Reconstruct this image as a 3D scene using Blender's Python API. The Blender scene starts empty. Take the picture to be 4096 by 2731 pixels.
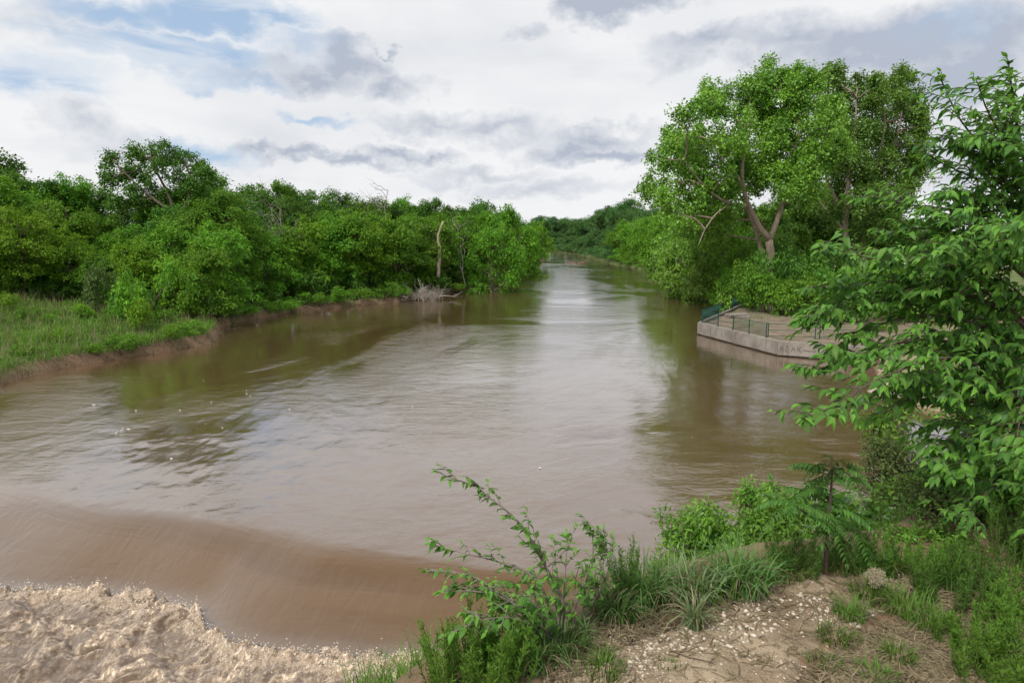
import bpy, math
import numpy as np
from mathutils import Vector

scene = bpy.context.scene
col = scene.collection
R = math.radians
RNG = np.random.default_rng(7)

# ------------------------------------------------------------------ camera
CAM_Z = 8.5                      # eye height above the river surface (z = 0)
LENS = 24.0
FPX = LENS / 36.0 * 1024.0
HORIZON = 239.0
PITCH = math.atan((341.0 - HORIZON) / FPX)
cam_data = bpy.data.cameras.new('camera')
cam_data.lens = LENS
cam_data.sensor_width = 36.0
cam_data.clip_start = 0.05
cam_data.clip_end = 6000.0
cam = bpy.data.objects.new('camera', cam_data)
col.objects.link(cam)
cam.location = (0, 0, CAM_Z)
cam.rotation_euler = (math.pi / 2 - PITCH, 0, 0)
scene.camera = cam

# ------------------------------------------------------------------ colour management
scene.view_settings.view_transform = 'Standard'
scene.view_settings.look = 'None'
scene.view_settings.gamma = 1.0
scene.view_settings.exposure = 0.10
scene.view_settings.use_curve_mapping = False
scene.cycles.use_denoising = True
scene.cycles.use_adaptive_sampling = True
scene.cycles.adaptive_threshold = 0.02
scene.cycles.max_bounces = 6
scene.cycles.diffuse_bounces = 3
scene.cycles.glossy_bounces = 3
scene.cycles.transmission_bounces = 4
scene.cycles.transparent_max_bounces = 4
scene.cycles.sample_clamp_indirect = 6.0

# ------------------------------------------------------------------ surveying helpers (photo 1024 x 682 -> world)
def ray(px, py):
    a, b = (px - 512.0) / FPX, (py - 341.0) / FPX
    s, c = math.sin(PITCH), math.cos(PITCH)
    return np.array([a, c - b * s, -s - b * c])
def onz(px, py, z=0.0):
    r = ray(px, py)
    return np.array([0, 0, CAM_Z]) + r * (z - CAM_Z) / r[2]
def atd(px, py, d):
    r = ray(px, py)
    return np.array([0, 0, CAM_Z]) + r * d / r[1]
def to_px(p):
    x, y, z = p[0], p[1], p[2] - CAM_Z
    s, c = math.sin(PITCH), math.cos(PITCH)
    dep = y * c - z * s
    return 512 + FPX * x / dep, 341 - FPX * (y * s + z * c) / dep

# ------------------------------------------------------------------ node helpers
class NT:
    def __init__(self, tree):
        self.t = tree
        self.t.nodes.clear()
    def n(self, kind, ins=None, **props):
        nd = self.t.nodes.new(kind)
        for k, v in props.items():
            setattr(nd, k, v)
        for k, v in (ins or {}).items():
            self.put(nd.inputs[k], v)
        return nd
    def put(self, sock, v):
        if isinstance(v, bpy.types.NodeSocket):
            self.t.links.new(v, sock)
        elif isinstance(v, bpy.types.Node):
            self.t.links.new(v.outputs[0], sock)
        elif isinstance(v, (tuple, list)) and sock.type == 'RGBA' and len(v) == 3:
            sock.default_value = (*v, 1.0)
        else:
            sock.default_value = v
    def m(self, op, a, b=0.0, c=0.0, clamp=False):
        nd = self.n('ShaderNodeMath', {0: a, 1: b, 2: c}, operation=op)
        nd.use_clamp = clamp
        return nd.outputs[0]
    def vm(self, op, a, b=(0, 0, 0)):
        nd = self.n('ShaderNodeVectorMath', {0: a, 1: b}, operation=op)
        return nd.outputs['Value'] if op in ('LENGTH', 'DOT_PRODUCT') else nd.outputs[0]
    def noise(self, vec, scale, detail=4, rough=0.55, dist=0.0):
        return self.n('ShaderNodeTexNoise', {'Vector': vec, 'Scale': scale, 'Detail': detail, 'Roughness': rough, 'Distortion': dist})
    def rng(self, v, a, b, c=0.0, d=1.0, smooth=True):
        nd = self.n('ShaderNodeMapRange', {0: v, 1: a, 2: b, 3: c, 4: d}, interpolation_type='SMOOTHSTEP' if smooth else 'LINEAR')
        return nd.outputs[0]
    def mix(self, f, a, b):
        nd = self.n('ShaderNodeMix', data_type='RGBA')
        self.put(nd.inputs[0], f); self.put(nd.inputs[6], a); self.put(nd.inputs[7], b)
        return nd.outputs[2]
    def mapping(self, vec, scale=(1, 1, 1), rot=(0, 0, 0)):
        return self.n('ShaderNodeMapping', {'Vector': vec, 'Scale': scale, 'Rotation': rot}).outputs[0]

def new_mat(name):
    m = bpy.data.materials.new(name)
    m.use_nodes = True
    return m, NT(m.node_tree)

# ------------------------------------------------------------------ world: daylight sky behind broken cloud
SUN_EL, SUN_AZ = R(52), R(220)          # compass-like: 0 = +Y (up river), clockwise
world = bpy.data.worlds.new('World')
scene.world = world
world.use_nodes = True
w = NT(world.node_tree)
tc = w.n('ShaderNodeTexCoord')
gen = tc.outputs['Generated']
sep = w.n('ShaderNodeSeparateXYZ', {0: gen})
sx, sy, sz = sep.outputs
u = w.m('ARCTAN2', sx, sy)
v = w.m('ARCSINE', sz)
sky = w.n('ShaderNodeTexSky', sky_type='NISHITA', sun_disc=False, sun_elevation=SUN_EL, sun_rotation=SUN_AZ,
          altitude=350.0, air_density=1.0, dust_density=1.4, ozone_density=1.5)
flat = w.mapping(gen, (1, 1, 2.6))
big = w.noise(flat, 2.2, 3, 0.55)
lump = w.mapping(gen, (1, 1, 1.45))
mid = w.noise(lump, 6.0, 5, 0.60)
fine = w.noise(lump, 21.0, 4, 0.62)
wis = w.noise(w.mapping(gen, (1.0, 1.0, 6.5), (0.0, 0.22, 0.0)), 3.2, 5, 0.62, 0.6)
off = w.vm('SUBTRACT', mid.outputs['Color'], (0.5, 0.5, 0.5))
off2 = w.vm('SUBTRACT', fine.outputs['Color'], (0.5, 0.5, 0.5))
so = w.n('ShaderNodeSeparateXYZ', {0: off}).outputs
so2 = w.n('ShaderNodeSeparateXYZ', {0: off2}).outputs
def warped(amp, puff):
    uu = w.m('ADD', w.m('MULTIPLY_ADD', so[0], amp, u), w.m('MULTIPLY', so2[0], puff))
    vv = w.m('ADD', w.m('MULTIPLY_ADD', so[1], amp * 0.55, v), w.m('MULTIPLY', so2[1], puff * 0.7))
    return w.n('ShaderNodeCombineXYZ', {0: uu, 1: vv}).outputs[0]
def blob(px, py, rx, ry, k, vec, edge):
    r = ray(px, py)
    u0 = math.atan2(r[0], r[1]); v0 = math.asin(r[2] / np.linalg.norm(r))
    ru, rv = rx / FPX, ry / FPX
    q = w.n('ShaderNodeVectorMath', {0: vec, 1: (1 / ru, 1 / rv, 0), 2: (-u0 / ru, -v0 / rv, 0)}, operation='MULTIPLY_ADD').outputs[0]
    d = w.vm('LENGTH', q)
    return w.m('MULTIPLY_ADD', d, -k / (2 * edge), k * (1 + edge) / (2 * edge))      # k inside, falling to 0 across the edge
def total(items):
    acc = None
    for it in items:
        acc = it if acc is None else w.m('MAXIMUM', acc, it)
    return acc
HOLES = [(165, 52, 62, 13, .95), (225, 80, 42, 10, .8), (215, 18, 70, 11, .75), (40, 72, 48, 12, .55), (110, 12, 50, 10, .6),
         (205, 152, 40, 9, .55), (322, 116, 26, 5, .5), (60, 30, 40, 8, .4), (300, 45, 50, 9, .3), (960, 26, 60, 12, .25)]
GREYS = [(354, 60, 46, 22, .55), (318, 72, 56, 16, .45), (262, 78, 60, 11, .36), (386, 80, 34, 14, .42), (74, 116, 28, 17, .34), (92, 128, 26, 20, .30),
         (404, 52, 14, 5, .4), (275, 150, 34, 11, .42), (315, 155, 30, 9, .5), (355, 157, 36, 9, .52), (398, 151, 38, 10, .46), (428, 156, 32, 7, .45),
         (430, 122, 70, 12, .34), (500, 130, 60, 15, .38), (562, 148, 40, 12, .55), (606, 154, 78, 9, .55), (590, 138, 70, 14, .45),
         (606, 4, 48, 20, .75), (655, 0, 46, 12, .5), (530, 36, 22, 10, .32), (706, 46, 60, 16, .50), (668, 62, 36, 12, .36), (748, 64, 36, 12, .32),
         (800, 40, 80, 18, .45), (880, 48, 100, 28, .66), (945, 70, 70, 28, .66), (995, 40, 70, 36, .52), (910, 97, 70, 18, .5), (985, 150, 70, 34, .42),
         (740, 97, 46, 11, .28), (540, 190, 80, 10, .28), (470, 172, 70, 8, .30), (120, 150, 60, 16, .24), (30, 20, 70, 20, .2)]
hv_ = warped(0.22, 0.06)
holes = w.rng(total([blob(*h, hv_, 0.75) for h in HOLES]), 0.0, 0.60)
# breaks in the veil over the rest of the sky, same character as those in view
away = w.rng(sy, 0.62, 0.30)
holes = w.m('MAXIMUM', holes, w.m('MULTIPLY', w.rng(big.outputs[0], 0.50, 0.66, 0.0, 0.8), away))
hole_n = w.rng(wis.outputs[0], 0.34, 0.56, 0.45, 1.0)
holes = w.m('MULTIPLY', holes, hole_n)
veil = w.m('SUBTRACT', 1.0, holes, clamp=True)
gv_ = warped(0.15, 0.09)
greys = w.rng(total([blob(*g, gv_, 0.38) for g in GREYS]), 0.0, 1.0, smooth=False)
greys = w.m('MAXIMUM', greys, w.m('MULTIPLY', w.rng(mid.outputs[0], 0.52, 0.72, 0.0, 0.7), away))
broad = w.rng(big.outputs[0], 0.44, 0.68, 0.0, 0.24)
ripple = w.rng(mid.outputs[0], 0.42, 0.70, 0.0, 0.20)
wisps = w.rng(wis.outputs[0], 0.42, 0.72, 0.0, 0.10)
body = w.m('MULTIPLY', greys, w.rng(mid.outputs[0], 0.30, 0.60, 1.0, 1.35))
grey = w.m('ADD', w.m('MAXIMUM', body, w.m('ADD', broad, ripple)), wisps, clamp=True)
white = w.mix(w.rng(mid.outputs[0], 0.35, 0.65, 0.0, 1.0), (8.3, 8.4, 8.55), (9.0, 9.0, 9.0))
cloud = w.mix(grey, white, (4.4, 4.85, 5.75))
blue = w.mix(0.7, sky.outputs[0], (4.6, 6.1, 8.1))
final = w.mix(veil, blue, cloud)
bg = w.n('ShaderNodeBackground', {0: final, 1: 0.10})
w.n('ShaderNodeOutputWorld', {0: bg})

world.cycles.sampling_method = 'MANUAL'
world.cycles.sample_map_resolution = 384

# ------------------------------------------------------------------ sun, softened by the cloud
sun_data = bpy.data.lights.new('sun', 'SUN')
sun_data.energy = 3.2
sun_data.angle = R(12)
sun_data.color = (1.0, 0.965, 0.90)
sun = bpy.data.objects.new('sun', sun_data)
col.objects.link(sun)
sd = Vector((math.sin(SUN_AZ) * math.cos(SUN_EL), math.cos(SUN_AZ) * math.cos(SUN_EL), math.sin(SUN_EL)))
sun.rotation_euler = (-sd).to_track_quat('-Z', 'Y').to_euler()
sun.location = sd * 200
# ================================================================== geometry library
def hash2(ix, iy, seed):
    h = (ix.astype(np.int64) * 374761393 + iy.astype(np.int64) * 668265263 + seed * 1442695041) & 0xffffffff
    h = ((h ^ (h >> 13)) * 1274126177) & 0xffffffff
    return (h ^ (h >> 16)) / 4294967296.0
def perlin(x, y, seed=0):
    x = np.asarray(x, float); y = np.asarray(y, float)
    x0, y0 = np.floor(x), np.floor(y)
    fx, fy = x - x0, y - y0
    ux, uy = fx * fx * fx * (fx * (fx * 6 - 15) + 10), fy * fy * fy * (fy * (fy * 6 - 15) + 10)
    def g(ix, iy, dx, dy):
        a = hash2(ix, iy, seed) * 2 * np.pi
        return np.cos(a) * dx + np.sin(a) * dy
    n00 = g(x0, y0, fx, fy); n10 = g(x0 + 1, y0, fx - 1, fy)
    n01 = g(x0, y0 + 1, fx, fy - 1); n11 = g(x0 + 1, y0 + 1, fx - 1, fy - 1)
    a = n00 + (n10 - n00) * ux; b = n01 + (n11 - n01) * ux
    return (a + (b - a) * uy) * 1.5
def fbm(x, y, seed=0, octaves=4, gain=0.5):
    t, a, f = 0.0, 1.0, 1.0
    for k in range(octaves):
        t = t + a * perlin(x * f, y * f, seed + 17 * k)
        a *= gain; f *= 2.03
    return t
def sstep(a, b, x):
    t = np.clip((np.asarray(x, float) - a) / (b - a), 0, 1)
    return t * t * (3 - 2 * t)
def unit(a):
    return a / np.maximum(np.linalg.norm(a, axis=-1, keepdims=True), 1e-9)
def signed(poly, X, Y):
    """distance to a closed polygon, positive outside"""
    P = np.asarray(poly, float); Q = np.roll(P, -1, 0)
    best = np.full(X.shape, 1e18); inside = np.zeros(X.shape, bool)
    for (ax, ay), (bx, by) in zip(P, Q):
        dx, dy = bx - ax, by - ay
        t = np.clip(((X - ax) * dx + (Y - ay) * dy) / (dx * dx + dy * dy + 1e-12), 0, 1)
        best = np.minimum(best, (X - ax - t * dx) ** 2 + (Y - ay - t * dy) ** 2)
        if ay != by:
            inside ^= ((ay > Y) != (by > Y)) & (X < (bx - ax) * (Y - ay) / (by - ay) + ax)
    d = np.sqrt(best)
    return np.where(inside, -d, d)

class MB:
    """collects quads and triangles into one mesh"""
    def __init__(self):
        self.V, self.Q, self.T, self.A, self.n = [], [], [], [], 0
        self.MQ, self.MT = [], []
    def add(self, V, Q=None, T=None, var=0.5, mat=0):
        V = np.asarray(V, float).reshape(-1, 3)
        if Q is not None and len(Q):
            Q = np.asarray(Q, int).reshape(-1, 4) + self.n
            self.Q.append(Q); self.MQ.append(np.full(len(Q), mat))
        if T is not None and len(T):
            T = np.asarray(T, int).reshape(-1, 3) + self.n
            self.T.append(T); self.MT.append(np.full(len(T), mat))
        self.V.append(V)
        self.A.append(np.broadcast_to(np.asarray(var, float), (len(V),)))
        self.n += len(V)
        return self
    def mesh(self, name, mats=(), smooth=False, attrs=None):
        V = np.concatenate(self.V)
        Q = np.concatenate(self.Q) if self.Q else np.zeros((0, 4), int)
        T = np.concatenate(self.T) if self.T else np.zeros((0, 3), int)
        me = bpy.data.meshes.new(name)
        me.vertices.add(len(V)); me.vertices.foreach_set('co', V.astype(np.float32).ravel())
        loops = np.concatenate([Q.ravel(), T.ravel()]).astype(np.int32)
        me.loops.add(len(loops)); me.loops.foreach_set('vertex_index', loops)
        nf = len(Q) + len(T)
        me.polygons.add(nf)
        start = np.concatenate([np.arange(len(Q)) * 4, len(Q) * 4 + np.arange(len(T)) * 3]).astype(np.int32)
        me.polygons.foreach_set('loop_start', start)
        mi = np.concatenate(self.MQ + self.MT).astype(np.int32)
        if mi.any():
            me.polygons.foreach_set('material_index', mi)
        me.polygons.foreach_set('use_smooth', np.full(nf, smooth))
        at = me.attributes.new('var', 'FLOAT', 'POINT')
        at.data.foreach_set('value', np.concatenate(self.A).astype(np.float32))
        for k, a in (attrs or {}).items():
            at = me.attributes.new(k, 'FLOAT', 'POINT')
            at.data.foreach_set('value', np.asarray(a, np.float32).ravel())
        for m_ in mats if isinstance(mats, (list, tuple)) else [mats]:
            me.materials.append(m_)
        me.update(calc_edges=True)
        return me

def tube(mb, pts, rad, sides=6, var=0.5, cap=True, mat=0):
    pts = np.asarray(pts, float); n = len(pts)
    rad = np.broadcast_to(np.asarray(rad, float), (n,))
    t = np.gradient(pts, axis=0); t = unit(t)
    ref = np.array([0.31, 0.17, 0.93]) if abs(t[0][2]) < 0.9 else np.array([0.95, 0.2, 0.1])
    a = unit(np.cross(t, ref)); b = np.cross(t, a)
    th = np.arange(sides) * 2 * np.pi / sides
    V = pts[:, None] + rad[:, None, None] * (np.cos(th)[None, :, None] * a[:, None] + np.sin(th)[None, :, None] * b[:, None])
    i = np.arange(n - 1)[:, None] * sides; j = np.arange(sides)[None]; k = (j + 1) % sides
    Q = np.stack([i + j, i + k, i + sides + k, i + sides + j], -1).reshape(-1, 4)
    V = V.reshape(-1, 3); T = None
    if cap:
        V = np.vstack([V, pts[-1:], pts[:1]]); e = (n - 1) * sides
        T = [(e + q, e + (q + 1) % sides, n * sides) for q in range(sides)] + [((q + 1) % sides, q, n * sides + 1) for q in range(sides)]
    mb.add(V, Q, T, var, mat)
def wander(a, b, n, amp, rng, sag=0.0):
    a, b = np.asarray(a, float), np.asarray(b, float)
    t = np.linspace(0, 1, n)[:, None]
    p = a + (b - a) * t
    L = np.linalg.norm(b - a)
    off = rng.normal(size=(n, 3)) * amp * L
    off = np.cumsum(off, 0); off -= off[-1] * t
    off[0] = 0
    p = p + off
    p[:, 2] += sag * L * 4 * (t * (1 - t))[:, 0]
    return p
def smooth_poly(pts, n):
    pts = np.asarray(pts, float)
    d = np.r_[0, np.cumsum(np.linalg.norm(np.diff(pts, axis=0), axis=1))]
    s = np.linspace(0, d[-1], n)
    q = np.stack([np.interp(s, d, pts[:, k]) for k in range(3)], 1)
    for _ in range(2):
        q[1:-1] = (q[:-2] + 2 * q[1:-1] + q[2:]) / 4
    return q
def box(mb, c, s, rot=0.0, var=0.5, mat=0, bev=0.0):
    """box of half sizes s about c, turned about z; bev cuts the vertical and top edges"""
    sx_, sy_, sz_ = s
    ca, sa = math.cos(rot), math.sin(rot)
    if bev <= 0:
        L = [(-1, -1, -1), (1, -1, -1), (1, 1, -1), (-1, 1, -1), (-1, -1, 1), (1, -1, 1), (1, 1, 1), (-1, 1, 1)]
        V = np.array([(x * sx_, y * sy_, z * sz_) for x, y, z in L])
        Q = [(3, 2, 1, 0), (4, 5, 6, 7), (0, 1, 5, 4), (1, 2, 6, 5), (2, 3, 7, 6), (3, 0, 4, 7)]
        T = None
    else:
        rings = []
        for z, k in ((-sz_, 0), (sz_ - bev, 0), (sz_, bev)):
            x, y = sx_ - k, sy_ - k
            b_ = bev
            rings.append([(-x + b_, -y, z), (x - b_, -y, z), (x, -y + b_, z), (x, y - b_, z), (x - b_, y, z), (-x + b_, y, z), (-x, y - b_, z), (-x, -y + b_, z)])
        V = np.array(sum(rings, [])); Q = []; T = []
        for r_ in range(2):
            for q in range(8):
                p = (q + 1) % 8
                Q.append((r_ * 8 + q, r_ * 8 + p, r_ * 8 + 8 + p, r_ * 8 + 8 + q))
        for q in range(1, 7):
            T.append((16, 16 + q, 17 + q)); T.append((0, q + 1, q))
    V = np.stack([V[:, 0] * ca - V[:, 1] * sa, V[:, 0] * sa + V[:, 1] * ca, V[:, 2]], 1) + np.asarray(c, float)
    mb.add(V, Q, T, var, mat)

def leaves(mb, P, D, N, L, W, var, fold=0.16, droop=0.10):
    """small leaves: one folded quad each"""
    P = np.asarray(P, float); D = unit(D)
    N = N - (N * D).sum(-1, keepdims=True) * D; N = unit(N)
    S = np.cross(D, N)
    L = np.broadcast_to(L, (len(P),))[:, None]; W = np.broadcast_to(W, (len(P),))[:, None]
    m_ = P + D * L * 0.45
    V = np.stack([P, m_ + S * W / 2 + N * fold * W, P + D * L - N * droop * L, m_ - S * W / 2 + N * fold * W], 1).reshape(-1, 3)
    Q = np.arange(len(P) * 4).reshape(-1, 4)
    mb.add(V, Q, None, np.repeat(np.broadcast_to(var, (len(P),)), 4))
LEAF_T = np.array([0.0, 0.10, 0.30, 0.55, 0.80, 1.0])
LEAF_W = np.array([0.02, 0.52, 1.0, 0.82, 0.40, 0.0])
def big_leaf_arrays(P, D, N, L, W, fold=0.22, curl=0.35, width=LEAF_W):
    """near leaves: a midrib of six points with a curved, folded blade each side; returns (n, verts, 3) and the quads of one"""
    P = np.asarray(P, float); D = unit(D)
    N = N - (N * D).sum(-1, keepdims=True) * D; N = unit(N); S = np.cross(D, N)
    k = len(P)
    L = np.broadcast_to(L, (k,)); W = np.broadcast_to(W, (k,)); curl = np.broadcast_to(curl, (k,))
    rows = []
    for t, wd in zip(LEAF_T, width):
        ax = P + D * (L * (t - 0.18 * curl * t ** 3))[:, None] - N * (L * curl * t ** 2 * 0.55)[:, None]
        h = (W * wd / 2)[:, None]
        rows += [ax + S * h + N * h * fold * 2, ax, ax - S * h + N * h * fold * 2]
    V = np.stack(rows, 1)
    Q = []
    for r_ in range(len(LEAF_T) - 1):
        o = r_ * 3
        Q += [(o, o + 1, o + 4, o + 3), (o + 1, o + 2, o + 5, o + 4)]
    return V, np.array(Q)
def big_leaves(mb, P, D, N, L, W, var, **kw):
    V, Q = big_leaf_arrays(P, D, N, L, W, **kw)
    k, nv = V.shape[:2]
    QQ = (Q[None] + (np.arange(k) * nv)[:, None, None]).reshape(-1, 4)
    mb.add(V.reshape(-1, 3), QQ, None, np.repeat(np.broadcast_to(var, (k,)), nv))
def blades(mb, P, ang, L, W, lean, var, seg=4, rng=RNG, tipw=0.05):
    """grass blades: curved strips that rise from P and lean over towards ang"""
    P = np.asarray(P, float); k = len(P)
    L = np.broadcast_to(L, (k,)); W = np.broadcast_to(W, (k,)); lean = np.broadcast_to(lean, (k,))
    d = np.stack([np.cos(ang), np.sin(ang), np.zeros(k)], 1)
    s = np.stack([-np.sin(ang), np.cos(ang), np.zeros(k)], 1)
    tw = rng.normal(size=(k, 1)) * 0.5
    s = unit(s * np.cos(tw) + d * np.sin(tw))
    rows = []
    for q in range(seg + 1):
        t = q / seg
        th = lean * (0.25 * t + 0.75 * t * t)
        hor = L * t * np.sin(th * 0.85); ver = L * t * np.cos(th)
        c = P + d * hor[:, None]; c[:, 2] += ver
        wd = W * (1 - t ** 1.7) + W * tipw
        rows += [c - s * wd[:, None] / 2, c + s * wd[:, None] / 2]
    V = np.stack(rows, 1); nv = V.shape[1]
    Q = np.array([(2 * q, 2 * q + 1, 2 * q + 3, 2 * q + 2) for q in range(seg)])
    QQ = (Q[None] + (np.arange(k) * nv)[:, None, None]).reshape(-1, 4)
    mb.add(V.reshape(-1, 3), QQ, None, np.repeat(np.broadcast_to(var, (k,)), nv))

# ------------------------------------------------------------------ scene bookkeeping
def tag(o, label=None, cat=None, group=None, kind=None):
    for k, v_ in (('label', label), ('category', cat), ('group', group), ('kind', kind)):
        if v_:
            o[k] = v_
    return o
def put(name, me, parent=None, loc=None, mat=None):
    o = bpy.data.objects.new(name, me)
    col.objects.link(o)
    if parent is not None:
        o.parent = parent
    if loc is not None:
        o.location = loc
    if mat is not None and me is not None:
        o.material_slots[0].link = 'OBJECT'
        o.material_slots[0].material = mat
    return o
def empty(name, loc, label, cat, group=None, rz=0.0, s=1.0):
    o = bpy.data.objects.new(name, None)
    col.objects.link(o)
    o.empty_display_size = 0.2
    o.location = loc; o.rotation_euler = (0, 0, rz)
    o.scale = (s, s, s) if np.isscalar(s) else s
    return tag(o, label, cat, group)
def thing(name, loc, parts, label, cat, group=None, rz=0.0, s=1.0):
    """parts: (name, mesh, material override or None)"""
    root = empty(name, loc, label, cat, group, rz, s)
    for pn, me, ma in parts:
        o = put(pn, me, root, mat=ma)
        if pn in ('blades', 'dead_blades', 'foliage'):
            o['kind'] = 'stuff'
    return root
ORD = ['first', 'second', 'third', 'fourth', 'fifth', 'sixth', 'seventh', 'eighth', 'ninth', 'tenth', 'eleventh', 'twelfth', 'thirteenth',
       'fourteenth', 'fifteenth', 'sixteenth', 'seventeenth', 'eighteenth', 'nineteenth', 'twentieth', 'twenty-first', 'twenty-second',
       'twenty-third', 'twenty-fourth', 'twenty-fifth', 'twenty-sixth', 'twenty-seventh', 'twenty-eighth', 'twenty-ninth', 'thirtieth',
       'thirty-first', 'thirty-second', 'thirty-third', 'thirty-fourth', 'thirty-fifth', 'thirty-sixth', 'thirty-seventh', 'thirty-eighth', 'thirty-ninth', 'fortieth']
def by_order(items, text):
    """items of one row get labels that count along the row from the photo's left edge"""
    items = sorted(items, key=lambda o: to_px(o.location)[0])
    for i, o in enumerate(items):
        o['label'] = text.format(ORD[i] if i < len(ORD) else str(i + 1) + 'th')

# ------------------------------------------------------------------ materials
def leaf_mat(name, dark, light, trans=0.30, rough=0.55, spread=0.22, spec=0.22):
    m, t = new_mat(name)
    at = t.n('ShaderNodeAttribute', attribute_name='var')
    oi = t.n('ShaderNodeObjectInfo')
    f = t.rng(at.outputs['Fac'], 0.0, 1.0, smooth=False)
    c = t.mix(f, dark, light)
    hv = t.n('ShaderNodeHueSaturation', {'Hue': t.rng(oi.outputs['Random'], 0, 1, 0.491, 0.511, False),
                                         'Saturation': 1.0, 'Value': t.rng(oi.outputs['Random'], 0, 1, 1 - spread, 1 + spread, False), 'Color': c})
    geo = t.n('ShaderNodeNewGeometry')
    under = t.mix(0.30, hv.outputs[0], (0.13, 0.21, 0.07))      # leaf undersides are paler and greyer
    cc = t.mix(t.m('MULTIPLY', geo.outputs['Backfacing'], 0.5), hv.outputs[0], under)
    p = t.n('ShaderNodeBsdfPrincipled', {'Base Color': cc, 'Roughness': rough, 'Specular IOR Level': spec})
    tl = t.n('ShaderNodeBsdfTranslucent', {'Color': t.n('ShaderNodeHueSaturation', {'Hue': 0.485, 'Value': 1.35, 'Color': hv.outputs[0]})})
    mx = t.n('ShaderNodeMixShader', {0: trans, 1: p, 2: tl})
    t.n('ShaderNodeOutputMaterial', {0: mx})
    return m
def plain_mat(name, c1, c2, scale=4.0, rough=0.8, bump=0.4, stretch=(1, 1, 1), spec=0.3, bdist=0.02):
    m, t = new_mat(name)
    g = t.n('ShaderNodeTexCoord')
    vec = t.mapping(g.outputs['Object'], stretch)
    nz = t.noise(vec, scale, 6, 0.6)
    nz2 = t.noise(vec, scale * 5, 4, 0.6)
    at = t.n('ShaderNodeAttribute', attribute_name='var')
    f = t.m('ADD', t.rng(nz.outputs[0], 0.3, 0.7, 0, 0.7), t.m('MULTIPLY', at.outputs['Fac'], 0.3), clamp=True)
    c = t.mix(f, c1, c2)
    b = t.n('ShaderNodeBump', {'Strength': bump, 'Distance': bdist, 'Height': nz2.outputs[0]})
    p = t.n('ShaderNodeBsdfPrincipled', {'Base Color': c, 'Roughness': rough, 'Specular IOR Level': spec, 'Normal': b})
    t.n('ShaderNodeOutputMaterial', {0: p})
    return m
# ================================================================== terrain
WATER_EDGE_LEFT = [onz(*p)[:2] for p in ((-60, 402), (0, 386), (40, 374), (70, 366), (100, 361), (125, 357), (170, 350), (205, 344), (216, 338), (219, 328),
                                         (232, 323), (256, 318), (300, 311), (350, 306), (400, 301), (440, 296), (470, 289), (497, 283), (512, 276), (526, 268), (536, 262), (548, 256))]
A_ = onz(697, 334)[:2]; B_ = onz(777, 355.5)[:2]; C_ = onz(858, 362)[:2]
D_ = onz(717, 313.8, 1.1)[:2]; E_ = onz(741, 303.6, 1.1)[:2]
RIGHT = [(8, 2), (12, 10), (19, 17), (24, 24), (25, 29), (21.0, 33.5), onz(888, 399)[:2], onz(866, 391.5)[:2], (22.6, 41.0), onz(880, 372)[:2], onz(868, 365)[:2], C_ + np.array([0.35, 0.5]), B_ + np.array([0.3, 0.9]), A_ + np.array([1.2, .4]),
         D_ + np.array([0.5, -0.4]), E_ + np.array([0.5, -0.6]), (32, 96), (36.5, 126), (37, 187), (35, 250), (37, 330), (37, 390), (28, 450), (-10, 500), (-120, 540)]
LEFT = [(-120, 500), (-20, 450), (8, 400)] + WATER_EDGE_LEFT[::-1]
RIVER = [tuple(p) for p in RIGHT] + [tuple(p) for p in LEFT] + [(-45, 24), (-45, -20), (8, -20)]
PLATEAU = [(-0.9, -30), (-0.8, 1.3), (-0.45, 2.2), (-0.2, 2.6), (0.08, 2.85), (0.45, 3.02), (1.0, 3.35), (2.0, 3.65), (3.2, 4.2), (6, 5), (12, 6), (30, 8), (60, 10), (60, -30)]
PLAT_Z = 6.85
def river_wiggle(X, Y):
    far = sstep(20, 60, Y)
    return fbm(X * 0.35, Y * 0.35, 5, 3) * (0.15 + 0.45 * far) + 0.22 * fbm(X * 1.1, Y * 1.1, 6, 2)
def height(X, Y):
    X = np.asarray(X, float); Y = np.asarray(Y, float)
    e = signed(RIVER, X, Y)
    near_wall = (X > 14) & (Y > 44) & (Y < 80)
    left = X < np.interp(Y, [0, 40, 100, 200, 400, 520], [-5, -5, 5, 20, 28, -20])
    e = e + np.where(near_wall, 0.0, river_wiggle(X, Y))
    bed = -np.minimum(2.6, 0.12 + np.maximum(-e, 0) * 0.8)
    lb = 0.75 * sstep(0.0, 0.55, e) + 0.5 * sstep(0.5, 6, e) + 1.5 * sstep(3, 20, e) + 1.2 * sstep(20, 80, e)
    beach = np.exp(-(((X - 22) / 4.5) ** 2 + ((Y - 38) / 4.0) ** 2))
    rb0 = 0.95 * sstep(0.0, 0.6, e) * (1 - beach) + beach * 0.9 * sstep(0, 6, e)
    rb = rb0 + 0.6 * sstep(4, 30, e) + 0.9 * sstep(25, 90, e)
    land = np.where(left, lb, rb)
    rough = fbm(X * 0.22, Y * 0.22, 9, 4) * 0.22 + fbm(X * 1.3, Y * 1.3, 19, 3) * 0.05
    land = land + rough * sstep(0.4, 4, e) * np.where(near_wall, 0.25, 1.0)
    h = np.where(e > 0, land, bed)
    b = signed(PLATEAU, X, Y)
    b = b + fbm(X * 0.9, Y * 0.9, 31, 3) * 0.10 * sstep(-0.3, 0.3, b)
    soft = np.where(b > 0, b * 0.86 * sstep(-0.15, 0.5, b) , 0)
    bl = PLAT_Z - soft + 0.035 * fbm(X * 1.1, Y * 1.1, 41, 4) + fbm(X * 0.6, Y * 0.6, 77, 3) * 0.18 * sstep(0.3, 2.0, b)
    bl = bl + 0.25 * sstep(1.9, 4.5, X) * (1 - sstep(0, 1.5, b))
    return np.maximum(h, bl)
def hz(x, y):
    return float(height(np.array([float(x)]), np.array([float(y)]))[0])
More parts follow.
